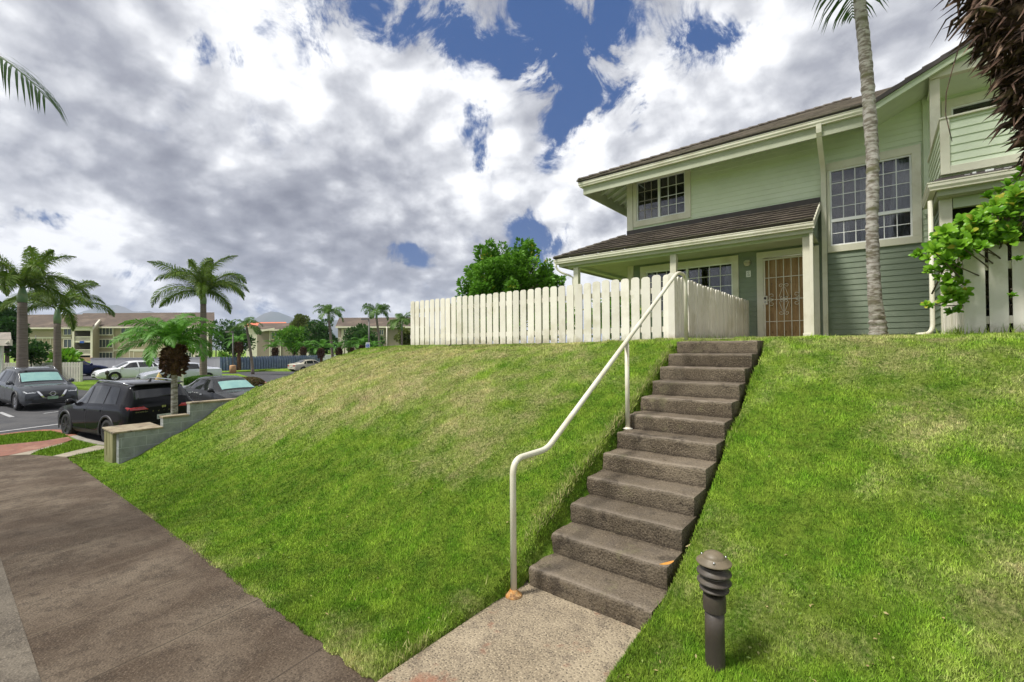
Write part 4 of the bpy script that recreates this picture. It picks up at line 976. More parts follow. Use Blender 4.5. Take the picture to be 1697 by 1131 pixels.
MB().box(.845,8,11.66,11.80,6.797,6.965).build('balcony_beam', 'trim', ho, bevel=.004)
MB().box(.87,8,11.8,12.69,6.80,6.82).build('balcony_ceiling', 'siding_mint', ho)
b = MB(); 
z = 6.97
while z < 8.9:
    x0 = max(.02, (z-6.42)/SL); 
    if x0 < 8: b.poly([(x0, 11.68, z), (9.9-x0, 11.68, z), (9.9-x0-.1, 11.70, z+.124), (x0, 11.70, z+.124)])
    z += .125
b.build('gable_siding', 'siding_mint', ho)
b = MB().tube([(.70, 9.93, 4.08), (.70, 9.95, 2.3)]+arc3((.70,9.95,2.1),(.70,9.95,1.95),(.60,9.85,1.93))+[(.50,9.75,1.92)], .032, 8); b.build('downspout', 'trim', ho, smooth=True)
MB().box(.66,.74,9.90,9.98,3.30,3.33).build('bracket', 'trim', ho)
tag(MB().box(-.35,.75,12.3,12.62,1.86,1.885).box(.45,.72,9.5,9.9,1.85,1.885).build('border_edging', 'bark_tree'), 'dark soil and broken edging along the foot of the green wall', 'edging')

# ------------------------------------------------------------------ plants
def leaf_soup(name, C, AX, L, W, m, parent=None, j=None, j2=None, world=True, fold=.25, droop=.0):
    """many leaves: centres-at-foot C, axis AX (unit), length L, width W -> kite of two quads each"""
    C = np.asarray(C, float); AX = np.asarray(AX, float); n = len(C); L = np.broadcast_to(L, n)[:, None]; W = np.broadcast_to(W, n)[:, None]
    R1 = RNG.normal(size=(n, 3)); S = np.cross(AX, R1); S /= np.linalg.norm(S, axis=1)[:, None]+1e-9; N = np.cross(S, AX)
    N = np.where(N[:, 2:3] < 0, -N, N); S = np.cross(AX, N)
    V = np.empty((n, 6, 3)); mid = C+AX*L*.55+N*L*.06
    tip = C+AX*L-N*L*droop*.5
    V[:,0] = C; V[:,1] = mid+S*W*.5+N*W*fold*.5; V[:,2] = tip; V[:,3] = mid-S*W*.5+N*W*fold*.5; V[:,4] = mid; V[:,5] = C+AX*L*.999-N*L*droop*.5
    i = np.arange(n)[:, None]*6; F_ = np.concatenate([i+np.array([[0,1,2,4]]), i+np.array([[0,4,2,3]])])
    j = RNG.uniform(0, 1, n) if j is None else j; j2 = RNG.uniform(0, 1, n) if j2 is None else j2
    return npmesh(name, V.reshape(-1, 3), F_, m, parent, {'jit': np.repeat(j, 6), 'jit2': np.repeat(j2, 6)}, world=world)
def rand_dirs(n, up=0.0):
    d = RNG.normal(size=(n, 3)); d[:, 2] += up; return d/np.linalg.norm(d, axis=1)[:, None]
def crown_tree(name, label, px, D, base_z, ytop, ybot, wpx, m, leaf=.16, n=5000, trunk_r=.12, clumps=26, seed=1, group=None, spire=0, xy=None, cat='tree', lean=0, flat=0.0):
    """broad leafed tree sized from its outline in the photo"""
    global RNG; RNG = np.random.default_rng(seed)
    P = at(px, 565, D); x, y = P.x, P.y; ztop = at(px, ytop, D).z; zbot = at(px, ybot, D).z; rw = wpx*D/FPX/2; zc = (ztop+zbot)/2; rz_ = (ztop-zbot)/2
    t = thing(name, label, cat, (x, y, base_z), group=group)
    cen = []; C = []; AX = []; J = []; J2 = []
    for k in range(clumps):
        d = rand_dirs(1)[0]; rr = RNG.uniform(.35, .86) if k > 2 else 0
        c = np.array([x+d[0]*rw*rr, y+d[1]*rw*rr*.8, zc+d[2]*rz_*rr*(.85)+flat*rz_*.2]); cr = rw*RNG.uniform(.22, .40); cen.append((c, cr))
        mm = n//clumps; dd = rand_dirs(mm, .25); rad = cr*RNG.uniform(.55, 1.08, mm)**.6
        p = c+dd*rad[:, None]*np.array([1, 1, .85+spire])
        a = dd+rand_dirs(mm)*.7+np.array([0, 0, .35]); a /= np.linalg.norm(a, axis=1)[:, None]
        C.append(p); AX.append(a); J.append(np.clip(RNG.normal(.45+.25*RNG.normal(), .2, mm), 0, 1)); J2.append(np.clip(RNG.uniform(0, 1, mm)*.8+(.2 if RNG.uniform() < .25 else 0), 0, 1))
    leaf_soup('crown', np.concatenate(C), np.concatenate(AX), leaf*RNG.uniform(.7, 1.25, sum(map(len, J))), leaf*.55, m, t, np.concatenate(J), np.concatenate(J2))
    b = MB(); top = Vector((x, y, zbot+rz_*.5)); b.tube([(x, y, base_z-.2), (x+.05, y, (base_z+zbot)/2), tuple(top)], [trunk_r, trunk_r*.85, trunk_r*.5], 8)
    for c, cr in cen[::2]:
        b.tube([tuple(top-Vector((0,0,rz_*.3))), tuple((Vector(c)+top)/2+Vector((0,0,.1))), tuple(c)], [trunk_r*.4, trunk_r*.25, trunk_r*.08], 5)
    b.build('trunk', 'bark_tree', t, smooth=True)
    return t

def frond_mesh(name, L, e0, e1, n, ll, m, lw=.03, planes=(0,), ldroop=.35, curl=1.5, rr=.022, swp=.55, seed=0, base=.12, tipl=.35):
    """palm frond growing along +X from the origin, lifting at e0 and ending at e1 (degrees)"""
    rg = np.random.default_rng(seed); K = 26; pts = [np.zeros(3)]; ang = []
    for i in range(K):
        t = i/(K-1); e = R_(e0+(e1-e0)*t**curl); ang.append(e); pts.append(pts[-1]+np.array([math.cos(e), .0, math.sin(e)])*L/K)
    pts = np.array(pts); ang.append(ang[-1])
    def P(t): i = min(t*K, K-1e-6); k = int(i); f_ = i-k; return pts[k]*(1-f_)+pts[k+1]*f_, ang[k]
    V = []; F_ = []; J = []
    # rachis
    for i in range(K+1):
        r_ = rr*(1-.85*i/K); e = ang[i]; N = np.array([-math.sin(e), 0, math.cos(e)]); S = np.array([0, 1, 0])
        for a in range(4): V.append(pts[i]+r_*(math.cos(a*math.pi/2)*S+math.sin(a*math.pi/2)*N)); J.append(.9)
        if i:
            for a in range(4): q_ = (i-1)*4; F_.append((q_+a, q_+(a+1) % 4, q_+4+(a+1) % 4, q_+4+a))
    for i in range(n):
        t = base+(1-base)*(i+.5)/n; c, e = P(t); T = np.array([math.cos(e), 0, math.sin(e)]); N = np.array([-math.sin(e), 0, math.cos(e)])
        l = ll*(math.sin(math.pi*min(1, (t-base)/(1-base)*.75+.2))**.7)*(1 if t < .8 else 1-(t-.8)/.2*(1-tipl))
        for sgn in (-1, 1):
            for pl in planes:
                a = R_(pl+rg.normal(0, 7)); S = np.array([0, sgn*math.cos(a), 0])+N*math.sin(a)
                sw = swp+.6*max(0, t-.55)+rg.normal(0, .05); d = S*(1-sw*.5)+T*sw; d /= np.linalg.norm(d)
                lk = l*rg.uniform(.88, 1.08); wd = np.cross(d, N if abs(pl) < 45 else S); nn = np.linalg.norm(wd); wd = wd/nn if nn > 1e-6 else T
                G = np.array([0, 0, -1]); p0 = c; p1 = c+d*lk*.4+G*ldroop*lk*.10; p2 = c+d*lk*.75+G*ldroop*lk*.42; p3 = c+d*lk*.95+G*ldroop*lk*.95
                b0 = len(V); j = np.clip(rg.normal(.5, .2), 0, 1)
                for p_, w_ in ((p0, .5), (p1, 1), (p2, .75)): V.append(p_-wd*lw*w_/2); V.append(p_+wd*lw*w_/2)
                V.append(p3); J += [j]*7
                F_ += [(b0, b0+1, b0+3, b0+2), (b0+2, b0+3, b0+5, b0+4), (b0+4, b0+5, b0+6, b0+6)]
    me = bpy.data.meshes.new(name); me.from_pydata([tuple(v) for v in V], [], [f_ if f_[-1] != f_[-2] else f_[:3] for f_ in F_]); me.update()
    at_ = me.attributes.new('jit', 'FLOAT', 'POINT'); at_.data.foreach_set('value', J)
    at2 = me.attributes.new('jit2', 'FLOAT', 'POINT'); at2.data.foreach_set('value', [((i*7919) % 101)/101 for i in range(len(V))])
    me.materials.append(MATS[m]); return me
def put_frond(t, me, z, az, tilt=0, roll=0, sc=1, label=None, off=(0, 0)):
    o = bpy.data.objects.new('frond', me); COL.objects.link(o); o.parent = t
    o.location = (off[0], off[1], z); o.rotation_mode = 'XYZ'
    o.rotation_euler = (Matrix.Rotation(az, 4, 'Z') @ Matrix.Rotation(-tilt, 4, 'Y') @ Matrix.Rotation(roll, 4, 'X')).to_euler(); o.scale = (sc, sc, sc)
    if label: o['label'] = label
    return o
FOX = [frond_mesh('fox%d' % i, 3.5, e0, e1, 38, .56, 'leaf_fox', .050, (-48, 4, 55), .45, 1.3, .035, .5, i) for i, (e0, e1) in enumerate(((82, -5), (60, -50), (36, -78)))]
DATE = [frond_mesh('date%d' % i, 1.6, e0, e1, 38, .30, 'leaf_date', .034, (20,), .5, 1.4, .009, .5, 10+i) for i, (e0, e1) in enumerate(((75, -30), (50, -50), (22, -75)))]
COCO = [frond_mesh('coco%d' % i, 2.1, e0, e1, 20, .60, 'leaf_coco', .095, (15,), .55, 1.3, .03, .4, 20+i) for i, (e0, e1) in enumerate(((70, -40), (45, -80), (15, -95)))]
def palm(name, label, kind, px, D, ybase, ycrown, trunk_w, group=None, n=14, sc=1, seed=0, base_z=None, bark='bark_far', skirt=None, shaft=0, px_top=None, xy=None):
    rg = np.random.default_rng(seed); B_ = at(px, ybase, D); T_ = at(px_top if px_top is not None else px, ycrown, D)
    bz_ = B_.z if base_z is None else base_z
    t = thing(name, label, 'palm tree', (B_.x, B_.y, bz_), group=group)
    r = trunk_w*D/FPX/2; H = T_.z-bz_; dx = T_.x-B_.x; dy = T_.y-B_.y
    b = MB(); K = 14; pr = []
    for i in range(K+1): s_ = i/K; pr.append(((dx*s_**1.4, dy*s_**1.4, H*s_-(.1 if i == 0 else 0)), r*(1.18-.3*s_ if i > 1 else 1.35)))
    b.tube([p for p, _ in pr], [q_ for _, q_ in pr], 10); b.build('trunk', bark, t, world=False, smooth=True)
    if shaft:
        MB().tube([(dx, dy, H-.05), (dx, dy, H+shaft*.3), (dx, dy, H+shaft)], [r*.95, r*1.0, r*.45], 10).build('crownshaft', 'crownshaft', t, world=False, smooth=True)
    if skirt:
        sh, sr = skirt; C = []; AX = []; k = int(260)
        for i in range(k):
            u = rg.uniform(0, 1); a = rg.uniform(0, 6.283); rad = r*1.2+(sr-r*1.2)*math.sin(math.pi*min(1, .12+.8*u))**.8*.75
            C.append((dx+math.cos(a)*rad*.75, dy+math.sin(a)*rad*.75, H-sh+sh*u)); v = np.array([math.cos(a), math.sin(a), rg.uniform(-.9, .9)]); AX.append(v/np.linalg.norm(v))
        leaf_soup('leaf_base', C, AX, sr*.55, sr*.28, 'skirt', t, world=False)['kind'] = 'stuff'
        b = MB(); b.lathe((dx, dy, H-sh), [(r, 0), (sr*.5, sh*.2), (sr*.78, sh*.6), (sr*.6, sh*1.0), (.02, sh*1.1)], 12); b.build('boot', 'skirt', t, world=False, smooth=True)
    M_ = {'fox': FOX, 'date': DATE, 'coco': COCO}[kind]
    for i in range(n):
        u = (i+.5)/n; k = 0 if u < .34 else (1 if u < .72 else 2)
        put_frond(t, M_[k], H+shaft*.8+rg.uniform(-.05, .05), i*2.39996+rg.normal(0, .15), R_(rg.normal(0, 6)), R_(rg.normal(0, 16)), sc*rg.uniform(.88, 1.08), off=(dx, dy))
    return t
LZ = lambda px, D: float(lot_z(at(px, 565, D).x, at(px, 565, D).y))
G_FOX = 'foxtail palms around the parking lot'
palm('palm_tree', 'bushy foxtail palm with a thick ringed trunk behind the grey car at the far left', 'fox', 37, 22, 640, 500, 13.5, G_FOX, 15, .90, 1, LZ(37, 22), shaft=.75)
palm('palm_tree', 'foxtail palm with pale crownshaft just right of the thickest one, behind the white fence', 'fox', 95, 28.5, 640, 535, 10, G_FOX, 13, .95, 5, LZ(95, 28), shaft=1.0)
palm('palm_tree', 'tall foxtail palm with a wide crown rising behind the clipped hedge', 'fox', 337, 29, 640, 503, 9.5, G_FOX, 17, .98, 9, LZ(337, 29), shaft=.8)
palm('palm_tree', 'young date palm with a shaggy brown trunk top behind the stepped wall', 'date', 289, 11.4, 690, 574, 9, None, 30, .88, 3, -.66, bark='bark_palm', skirt=(.72, .30))
t = palm('palm_tree', 'thin leaning palm with a brown hanging frond in front of the blue fence', 'coco', 419, 44, 612, 541, 4, None, 9, .95, 12, LZ(419, 44), px_top=408)
palm('palm_tree', 'slender palm with arching fronds left of centre beyond the blue fence', 'coco', 552, 56, 615, 531, 4.2, 'tall slender palms', 12, 1.12, 13, -.6, px_top=545, shaft=1.0)
palm('palm_tree', 'slender palm beside the grey pole, with a pale crownshaft', 'coco', 632, 62, 590, 528, 4.0, 'tall slender palms', 12, 1.18, 14, -.6, px_top=624, shaft=1.2)
palm('palm_tree', 'dark trunked palm at the left end of the cream picket fence', 'coco', 666, 46, 590, 548, 3.4, 'tall slender palms', 12, .95, 15, -.6, shaft=1.0)
G_P = 'stubby date palms behind the blue fence'
for i, (px, D, yb, yc, w, sc, lab) in enumerate([(396,50,612,568,5,1.15,'stubby palm with a dark shaggy trunk right of the grey lamp post'),(456,58,614,577,3.2,1.15,'small round headed palm left of the round dark trees'),
        (503,60,612,576,3,1.1,'small palm just right of the olive green tree'),(532,54,600,578,3.4,1.35,'full low palm left of the slender palm'),(562,58,600,577,3.4,1.1,'low palm right of the slender palm trunk'),
        (582,58,600,577,3.4,1.1,'low palm between the two slender palms'),(598,52,600,573,4,1.3,'widest low palm left of the grey pole'),(621,60,600,577,3.2,1.1,'low palm right of the blue and white sign')]):
    palm('palm_tree', lab, 'date', px, D, yb, yc, w, G_P, 13, sc*1.02, 30+i, -.6, bark='skirt', skirt=(1.1, .42) if i < 5 else (.8, .4))

# palm against the house: scarred grey trunk, crown above the picture
t = thing('palm_tree', 'tall palm with a scarred grey trunk rising in front of the tall window', 'palm tree', (0.0, 9.6, FZ))
def px_at(px, py, D): p = at(px, py, D); return p
b = MB(); ctrl = [(1455,563,7.62),(1455,540,7.58),(1450,500,7.52),(1447,440,7.48),(1445,380,7.45),(1446,320,7.42),(1446,260,7.42),(1442,200,7.40),(1437,130,7.38),(1431,60,7.36),(1424,0,7.34),(1417,-60,7.32),(1412,-110,7.3)]
pp = [px_at(*c) for c in ctrl]; pp[0].z = 1.72; rr_ = [.150,.118,.096,.088,.085,.085,.086,.089,.087,.085,.082,.079,.076]
fine = []; fr = []; n_ = 150
for i in range(n_+1):
    s_ = i/n_*(len(pp)-1); k = min(int(s_), len(pp)-2); f_ = s_-k; fine.append(pp[k].lerp(pp[k+1], f_)); rb = rr_[k]*(1-f_)+rr_[k+1]*f_
    fr.append(rb*(1+.05*math.sin(i*1.9)+.03*RNG.normal()))
rows = []
for i, p in enumerate(fine):
    rows.append([(p.x+math.cos(a)*fr[i]*(1+.05*(fbm(np.array([a*2.2]), np.array([i*.5]), 1, 3, 8)[0]-.5)*2), p.y+math.sin(a)*fr[i]*(1+.05*(fbm(np.array([a*2.2]), np.array([i*.5]), 1, 3, 8)[0]-.5)*2), p.z) for a in np.linspace(0, 2*math.pi, 25)])
b.grid(rows); b.build('trunk', 'bark_palm', t, smooth=True)
top = fine[-1]; HC = [frond_mesh('hc%d' % i, 2.3, e0, e1, 40, .80, 'leaf_near', .032, (12,), .55, 1.2, .022, .35, 40+i) for i, (e0, e1) in enumerate(((60, -50), (30, -72), (5, -85)))]
MB().tube([tuple(top), tuple(top+Vector((0,0,.5))), tuple(top+Vector((0,0,.9)))], [.09,.10,.05], 12).build('crownshaft', 'crownshaft', t, smooth=True)
o0 = top-Vector((0, 9.6, FZ))
for i in range(13):
    az = i*2.4+.35; put_frond(t, HC[i % 3], o0.z+.85, az, 0, R_(RNG.normal(0, 10)), RNG.uniform(.9, 1.05), off=(o0.x, o0.y))
# the frond whose tip droops into the picture beside the trunk
def aim(d): return math.atan2(d.y, d.x)
fl = frond_mesh('hc_low', 1.75, 20, -78, 38, .62, 'leaf_near', .026, (10,), .6, 1.0, .018, .35, 49)
put_frond(t, fl, o0.z+.62, aim(-CR), 0, .1, 1.0, off=(o0.x, o0.y)); put_frond(t, fl, o0.z+.70, aim(-CR+CF*.9), 0, -.1, .8, off=(o0.x, o0.y))

# palm outside the picture on the left, one frond reaching in
P = at(-330, 565, 4.6); t = thing('palm_tree', 'near palm outside the left edge with one frond tip hanging into view', 'palm tree', (P.x, P.y, -.4))
cz = at(-330, 56, 4.6).z; MB().tube([(P.x, P.y, -.5), (P.x+.03, P.y, 2.0), (P.x, P.y, cz-.4)], [.12,.085,.075], 12).build('trunk', 'bark_palm', t, smooth=True)
MB().tube([(P.x, P.y, cz-.45), (P.x, P.y, cz-.1), (P.x, P.y, cz+.2)], [.08,.09,.04], 12).build('crownshaft', 'crownshaft', t, smooth=True)
fe = frond_mesh('left_entry', 2.78, 10, -50, 40, .62, 'leaf_near', .024, (14,), .85, 1.35, .022, .55, 60, tipl=.95)
for i, az in enumerate((aim(CR*1.0-CF*.06), aim(-CR), aim(CF*1.0-CR*.5), aim(-CF), aim(-CR+CF), aim(-CR-CF))):
    put_frond(t, fe, cz+.42, az, R_(0), R_(8 if i else 6), .9 if i else 1.0)

# shaggy palm cut by the right edge of the picture
P = at(1850, 565, 3.3); t = thing('palm_tree', 'palm with a thick shaggy mass of dead brown leaf bases at the upper right', 'palm tree', (P.x, P.y, float(lawn_z(P.x, P.y))))
zb = at(1850, 325, 3.3).z; zt = at(1850, -420, 3.3).z
MB().tube([(P.x, P.y, 1.0), (P.x, P.y, zb+.4)], [.13, .12], 14).build('trunk', 'bark_palm', t, smooth=True)
k = 9500; u = RNG.uniform(0, 1, k)**.9; a = RNG.uniform(0, 6.283, k); Hh = zt-zb
prof = np.interp(u, [0,.06,.15,.3,.45,.6,.8,1], [.16,.34,.50,.66,.86,1.02,1.12,1.1])*.80
C = np.stack([P.x+np.cos(a)*prof*.80, P.y+np.sin(a)*prof*.80, zb+Hh*u], 1)
AX = np.stack([np.cos(a)+RNG.normal(0, .35, k), np.sin(a)+RNG.normal(0, .35, k), RNG.normal(-.85, .5, k)], 1); AX /= np.linalg.norm(AX, axis=1)[:, None]
L = RNG.uniform(.08, .20, k)*(1+.5*u); L[RNG.uniform(0, 1, k) < .02] *= 1.5; AX = AX*.8+RNG.normal(0, .28, (k, 3)); AX[:, 2] += .1; AX /= np.linalg.norm(AX, axis=1)[:, None]
leaf_soup('leaf_base', C, AX, L*RNG.uniform(.5, 1.35, k), RNG.uniform(.014, .05, k), 'skirt_near', t, fold=1.1, droop=.35)['kind'] = 'stuff'
MB().lathe((P.x, P.y, zb), [(.08,0),(.18,Hh*.06),(.30,Hh*.15),(.42,Hh*.3),(.58,Hh*.5),(.70,Hh*.8),(.7,Hh)], 22).build('boot', 'skirt_near', t, smooth=True)
b = MB()
q0 = at(1624, 15, 3.0)
for (ax_, ay_, bx2, by2) in ((1628,8,1572,68),(1640,-6,1600,38),(1650,18,1606,17)):
    A = at(ax_, ay_, 3.0); B = at(bx2, by2, 2.95); M2 = A.lerp(B, .5)+Vector((0,0,.02)); b.tube([tuple(A), tuple(M2), tuple(B)], [.016, .013, .004], 6)
A = at(1604, 42, 3.0); b.tube([tuple(A)]+[tuple(at(x, y, 2.98)) for x, y in ((1590,75),(1577,120),(1568,155),(1567,190),(1573,215),(1578,235))], [.005,.004,.003,.003,.003,.003,.002], 5)
b.build('dead_stalk', 'skirt_near', t, smooth=True)
for i in range(8): put_frond(t, HC[0], zt+1.2-float(lawn_z(P.x, P.y)), i*.8+.3, R_(25), 0, .9)

# leafy shrub leaning over the right fence: rosettes of rounded leaves
def rosette_leaf(L, W):
    rows = []
    for i in range(6):
        t_ = i/5; w = W*math.sin(math.pi*(.08+.84*t_**1.5))*.5 if i < 5 else W*.16
        z = .18*L*math.sin(t_*2.2)-.10*L*t_*t_; rows.append([(L*t_, -w, z+w*.3), (L*t_, 0, z), (L*t_, w, z+w*.3)])
    return rows
def shrub():
    global RNG; RNG = np.random.default_rng(11)
    t = thing('shrub', 'bright green shrub with rounded glossy leaves spilling over the right fence', 'shrub', (1.35, 8.1, FZ))
    V = []; F_ = []; J = []; J2 = []; sb = MB()
    tpl = np.array(rosette_leaf(1, .52)).reshape(-1, 3)
    tf = [(r*3+c, r*3+c+1, (r+1)*3+c+1, (r+1)*3+c) for r in range(5) for c in range(2)]
    # (px, py, depth) of rosette centres following the outline of the bush
    cs = []
    poly = [(1545,415),(1560,392),(1590,372),(1625,352),(1660,335),(1697,312),(1740,290),(1740,420),(1697,412),(1650,408),(1612,418),(1590,432),(1560,440)]
    def ins(x, y, pl):
        c = False; j = len(pl)-1
        for i in range(len(pl)):
            if (pl[i][1] > y) != (pl[j][1] > y) and x < (pl[j][0]-pl[i][0])*(y-pl[i][1])/(pl[j][1]-pl[i][1])+pl[i][0]: c = not c
            j = i
        return c
    while len(cs) < 290:
        x = RNG.uniform(1540, 1740); y = RNG.uniform(290, 445)
        if ins(x, y, poly): cs.append((x, y, RNG.uniform(4.9, 6.1), 1.0))
    cs += [(1528,422,5.6,.8),(1540,430,5.5,.8),(1518,424,5.6,.6),(1548,448,5.4,.85),(1562,452,5.5,.9),(1538,452,5.5,.7),(1555,462,5.4,.7),(1575,478,5.4,.9),(1582,490,5.3,1),(1590,497,5.3,1),(1568,502,5.3,.9),(1572,440,5.5,1),(1585,446,5.4,1),(1595,455,5.4,.9),(1570,465,5.4,1),(1585,478,5.35,1),(1596,470,5.35,.9),(1575,488,5.3,1),(1600,485,5.3,.9),(1560,440,5.5,.9),(1590,515,5.3,.8),(1605,440,5.4,1),(1620,432,5.4,1),(1600,500,5.3,.8),(1578,520,5.3,.8),(1535,507,5.3,.6),(1545,508,5.3,.5),(1588,462,5.5,.6),
           (1684,432,4.9,.6),(1678,492,4.95,.5),(1640,330,5.6,1),(1655,322,5.7,1),(1670,312,5.6,1),(1685,300,5.5,1),(1697,288,5.5,1),(1572,400,5.5,1),(1556,410,5.5,1),(1575,386,5.6,.9),(1592,376,5.6,.9),(1655,508,7.2,.8),(1645,470,7.3,.8),(1684,470,7.3,.8),(1684,530,7.2,.8),(1646,540,7.2,.7)]
    core = at(1660, 470, 5.8)
    for (x, y, D, s_) in cs:
        c = np.array(at(x, y, D)); up = np.array([c[0]-core.x, c[1]-core.y-.3, .9+(c[2]-core.z)*.5])+RNG.normal(0, .35, 3); up /= np.linalg.norm(up)
        a1 = np.cross(up, [0, 0, 1.0]); a1 /= np.linalg.norm(a1)+1e-6; a2 = np.cross(up, a1)
        nl = RNG.integers(9, 14); jj = RNG.uniform(.2, .9)
        for k in range(nl):
            th = k*2.4+RNG.normal(0, .2); el = R_(8+60*(1-k/nl)*.9+RNG.normal(0, 8)); L_ = s_*RNG.uniform(.085, .135)*(1 if k < nl-3 else .75)
            ax = (a1*math.cos(th)+a2*math.sin(th))*math.cos(el)+up*math.sin(el); sd_ = np.cross(up, ax); sd_ /= np.linalg.norm(sd_)+1e-6; nn = np.cross(ax, sd_)
            b0 = len(V)*18; V.append(c+L_*(tpl[:, :1]*ax+tpl[:, 1:2]*sd_+tpl[:, 2:3]*nn)); F_ += [tuple(b0+q_ for q_ in f_) for f_ in tf]
            J += [float(np.clip(jj+RNG.normal(0, .15)+(.15 if k > nl*.6 else 0), 0, 1))]*18; J2 += [RNG.uniform()]*18
        if RNG.uniform() < .4:
            q_ = Vector(c); e = core+Vector((RNG.normal(0, .3), RNG.normal(0, .2), RNG.normal(-.1, .15))); sb.tube([tuple(q_), tuple(q_.lerp(e, .35)-Vector(up)*.06), tuple(q_.lerp(e, .7)-Vector((0,0,.12)))], [.005, .008, .012], 5)
    npmesh('foliage', np.concatenate(V), F_, 'leaf_shrub', t, {'jit': J, 'jit2': J2}, smooth=True)
    for k in range(5): sb.tube([(1.35+.1*k, 8.1, FZ), (1.1+.2*k, 7.9, FZ+.8), (.9+.3*k, 7.7-.1*k, FZ+1.3)], [.03, .022, .012], 6)
    sb.build('stem', 'bark_tree', t, smooth=True)
shrub()
# trees and clipped plants further off
def spire_tree():
    global RNG; RNG = np.random.default_rng(23); D = 17.5; P = at(846, 565, D); x, y = P.x, P.y
    t = thing('tree', 'dense bright green tree behind the cream picket fence', 'tree', (x, y, 1.8)); zt = at(846, 408, D).z; rw = 80*D/FPX
    C = []; AX = []; J = []; J2 = []; b = MB(); zb = 2.9; H = zt-zb
    for k in range(190):
        a = RNG.uniform(0, 6.283); e = math.asin(RNG.uniform(-.55, 1)); rr = RNG.uniform(.74, 1.0) if k > 30 else RNG.uniform(.2, .6)
        lob = 1+.04*math.sin(3*a+1)
        c = np.array([x+math.cos(a)*math.cos(e)*rw*rr*lob, y+math.sin(a)*math.cos(e)*rw*rr*lob, zb+H*(.18+.80*math.sin(e)*rr*(1+RNG.uniform(-.06, .08)))])
        hh = RNG.uniform(.28, .55); wd = RNG.uniform(.15, .24); out = np.array([math.cos(a)*math.cos(e)*.5, math.sin(a)*math.cos(e)*.5, 1.0]); out /= np.linalg.norm(out)
        n = 210; u = RNG.uniform(-1, 1, n); th = RNG.uniform(0, 6.283, n); r = wd*np.sqrt(np.clip(1-u*u, 0, 1))*RNG.uniform(.5, 1.1, n)
        s1 = np.cross(out, [1, 0, 0]); s1 /= np.linalg.norm(s1); s2 = np.cross(out, s1); rad = s1*np.cos(th)[:, None]+s2*np.sin(th)[:, None]
        C.append(c+out*(u*hh)[:, None]+rad*r[:, None]); A = rad*.9+out*.55+RNG.normal(0, .35, (n, 3)); A /= np.linalg.norm(A, axis=1)[:, None]; AX.append(A)
        tone = RNG.normal(.45, .22); J.append(np.clip(tone+.25*u+RNG.normal(0, .12, n), 0, 1)); yel = RNG.uniform() < .14; J2.append(np.clip(RNG.uniform(0, .84, n)+(.2 if yel else 0), 0, 1))
        if k % 3 == 0: b.tube([(x, y, zb), tuple((np.array([x, y, zb+.4])+c)/2+np.array([0, 0, .15])), tuple(c)], [.05, .03, .012], 5)
    leaf_soup('crown', np.concatenate(C), np.concatenate(AX), .15*RNG.uniform(.7, 1.3, 190*210), .075, 'leaf_tree', t, np.concatenate(J), np.concatenate(J2))
    b.tube([(x, y, 1.6), (x+.04, y, 2.2), (x, y, 3.2)], [.13, .11, .07], 8); b.build('trunk', 'bark_tree', t, smooth=True)
spire_tree()
G_T = 'round trees beyond the blue fence'
crown_tree('tree', 'round dark green tree behind the grey lamp post', 388, 62, -.6, 529, 598, 78, 'leaf_darktree', .36, 5200, .3, 34, 6, G_T)
crown_tree('tree', 'mid green spreading tree left of the darkest round one', 487, 66, -.6, 537, 596, 62, 'leaf_tree', .36, 4200, .3, 26, 7, G_T)
crown_tree('tree', 'round dark tree behind the left slender palm', 533, 64, -.6, 527, 600, 64, 'leaf_darktree', .36, 4800, .3, 30, 8, G_T)
crown_tree('tree', 'low domed dark tree behind the grey pole', 606, 66, -.6, 530, 594, 74, 'leaf_darktree', .36, 4800, .3, 32, 9, G_T)
crown_tree('tree', 'small light green tree at the left end of the cream fence', 672, 52, -.6, 542, 582, 34, 'leaf_olive', .3, 2600, .2, 18, 10, G_T)
crown_tree('tree', 'tall olive green tree standing behind the round trees', 500, 84, -.6, 516, 560, 42, 'leaf_olive', .4, 3000, .3, 22, 11, G_T)
crown_tree('tree', 'small pale green tree left of the stubby shaggy palm', 371, 56, -.6, 582, 604, 26, 'leaf_tree', .25, 1200, .12, 10, 12, G_T)
crown_tree('tree', 'dark green trees at the far left behind the foxtail palms', 12, 40, -.6, 492, 600, 70, 'leaf_darktree', .30, 5200, .2, 34, 13)
crown_tree('shrub', 'low dark shrub behind the white fence on the left', 52, 32, -.6, 560, 606, 60, 'leaf_darktree', .22, 2600, .06, 18, 14, cat='shrub')
crown_tree('shrub', 'light green broad leafed shrub above the right end of the white fence', 105, 34, -.6, 586, 606, 56, 'leaf_shrub', .45, 420, .05, 12, 15, cat='shrub')
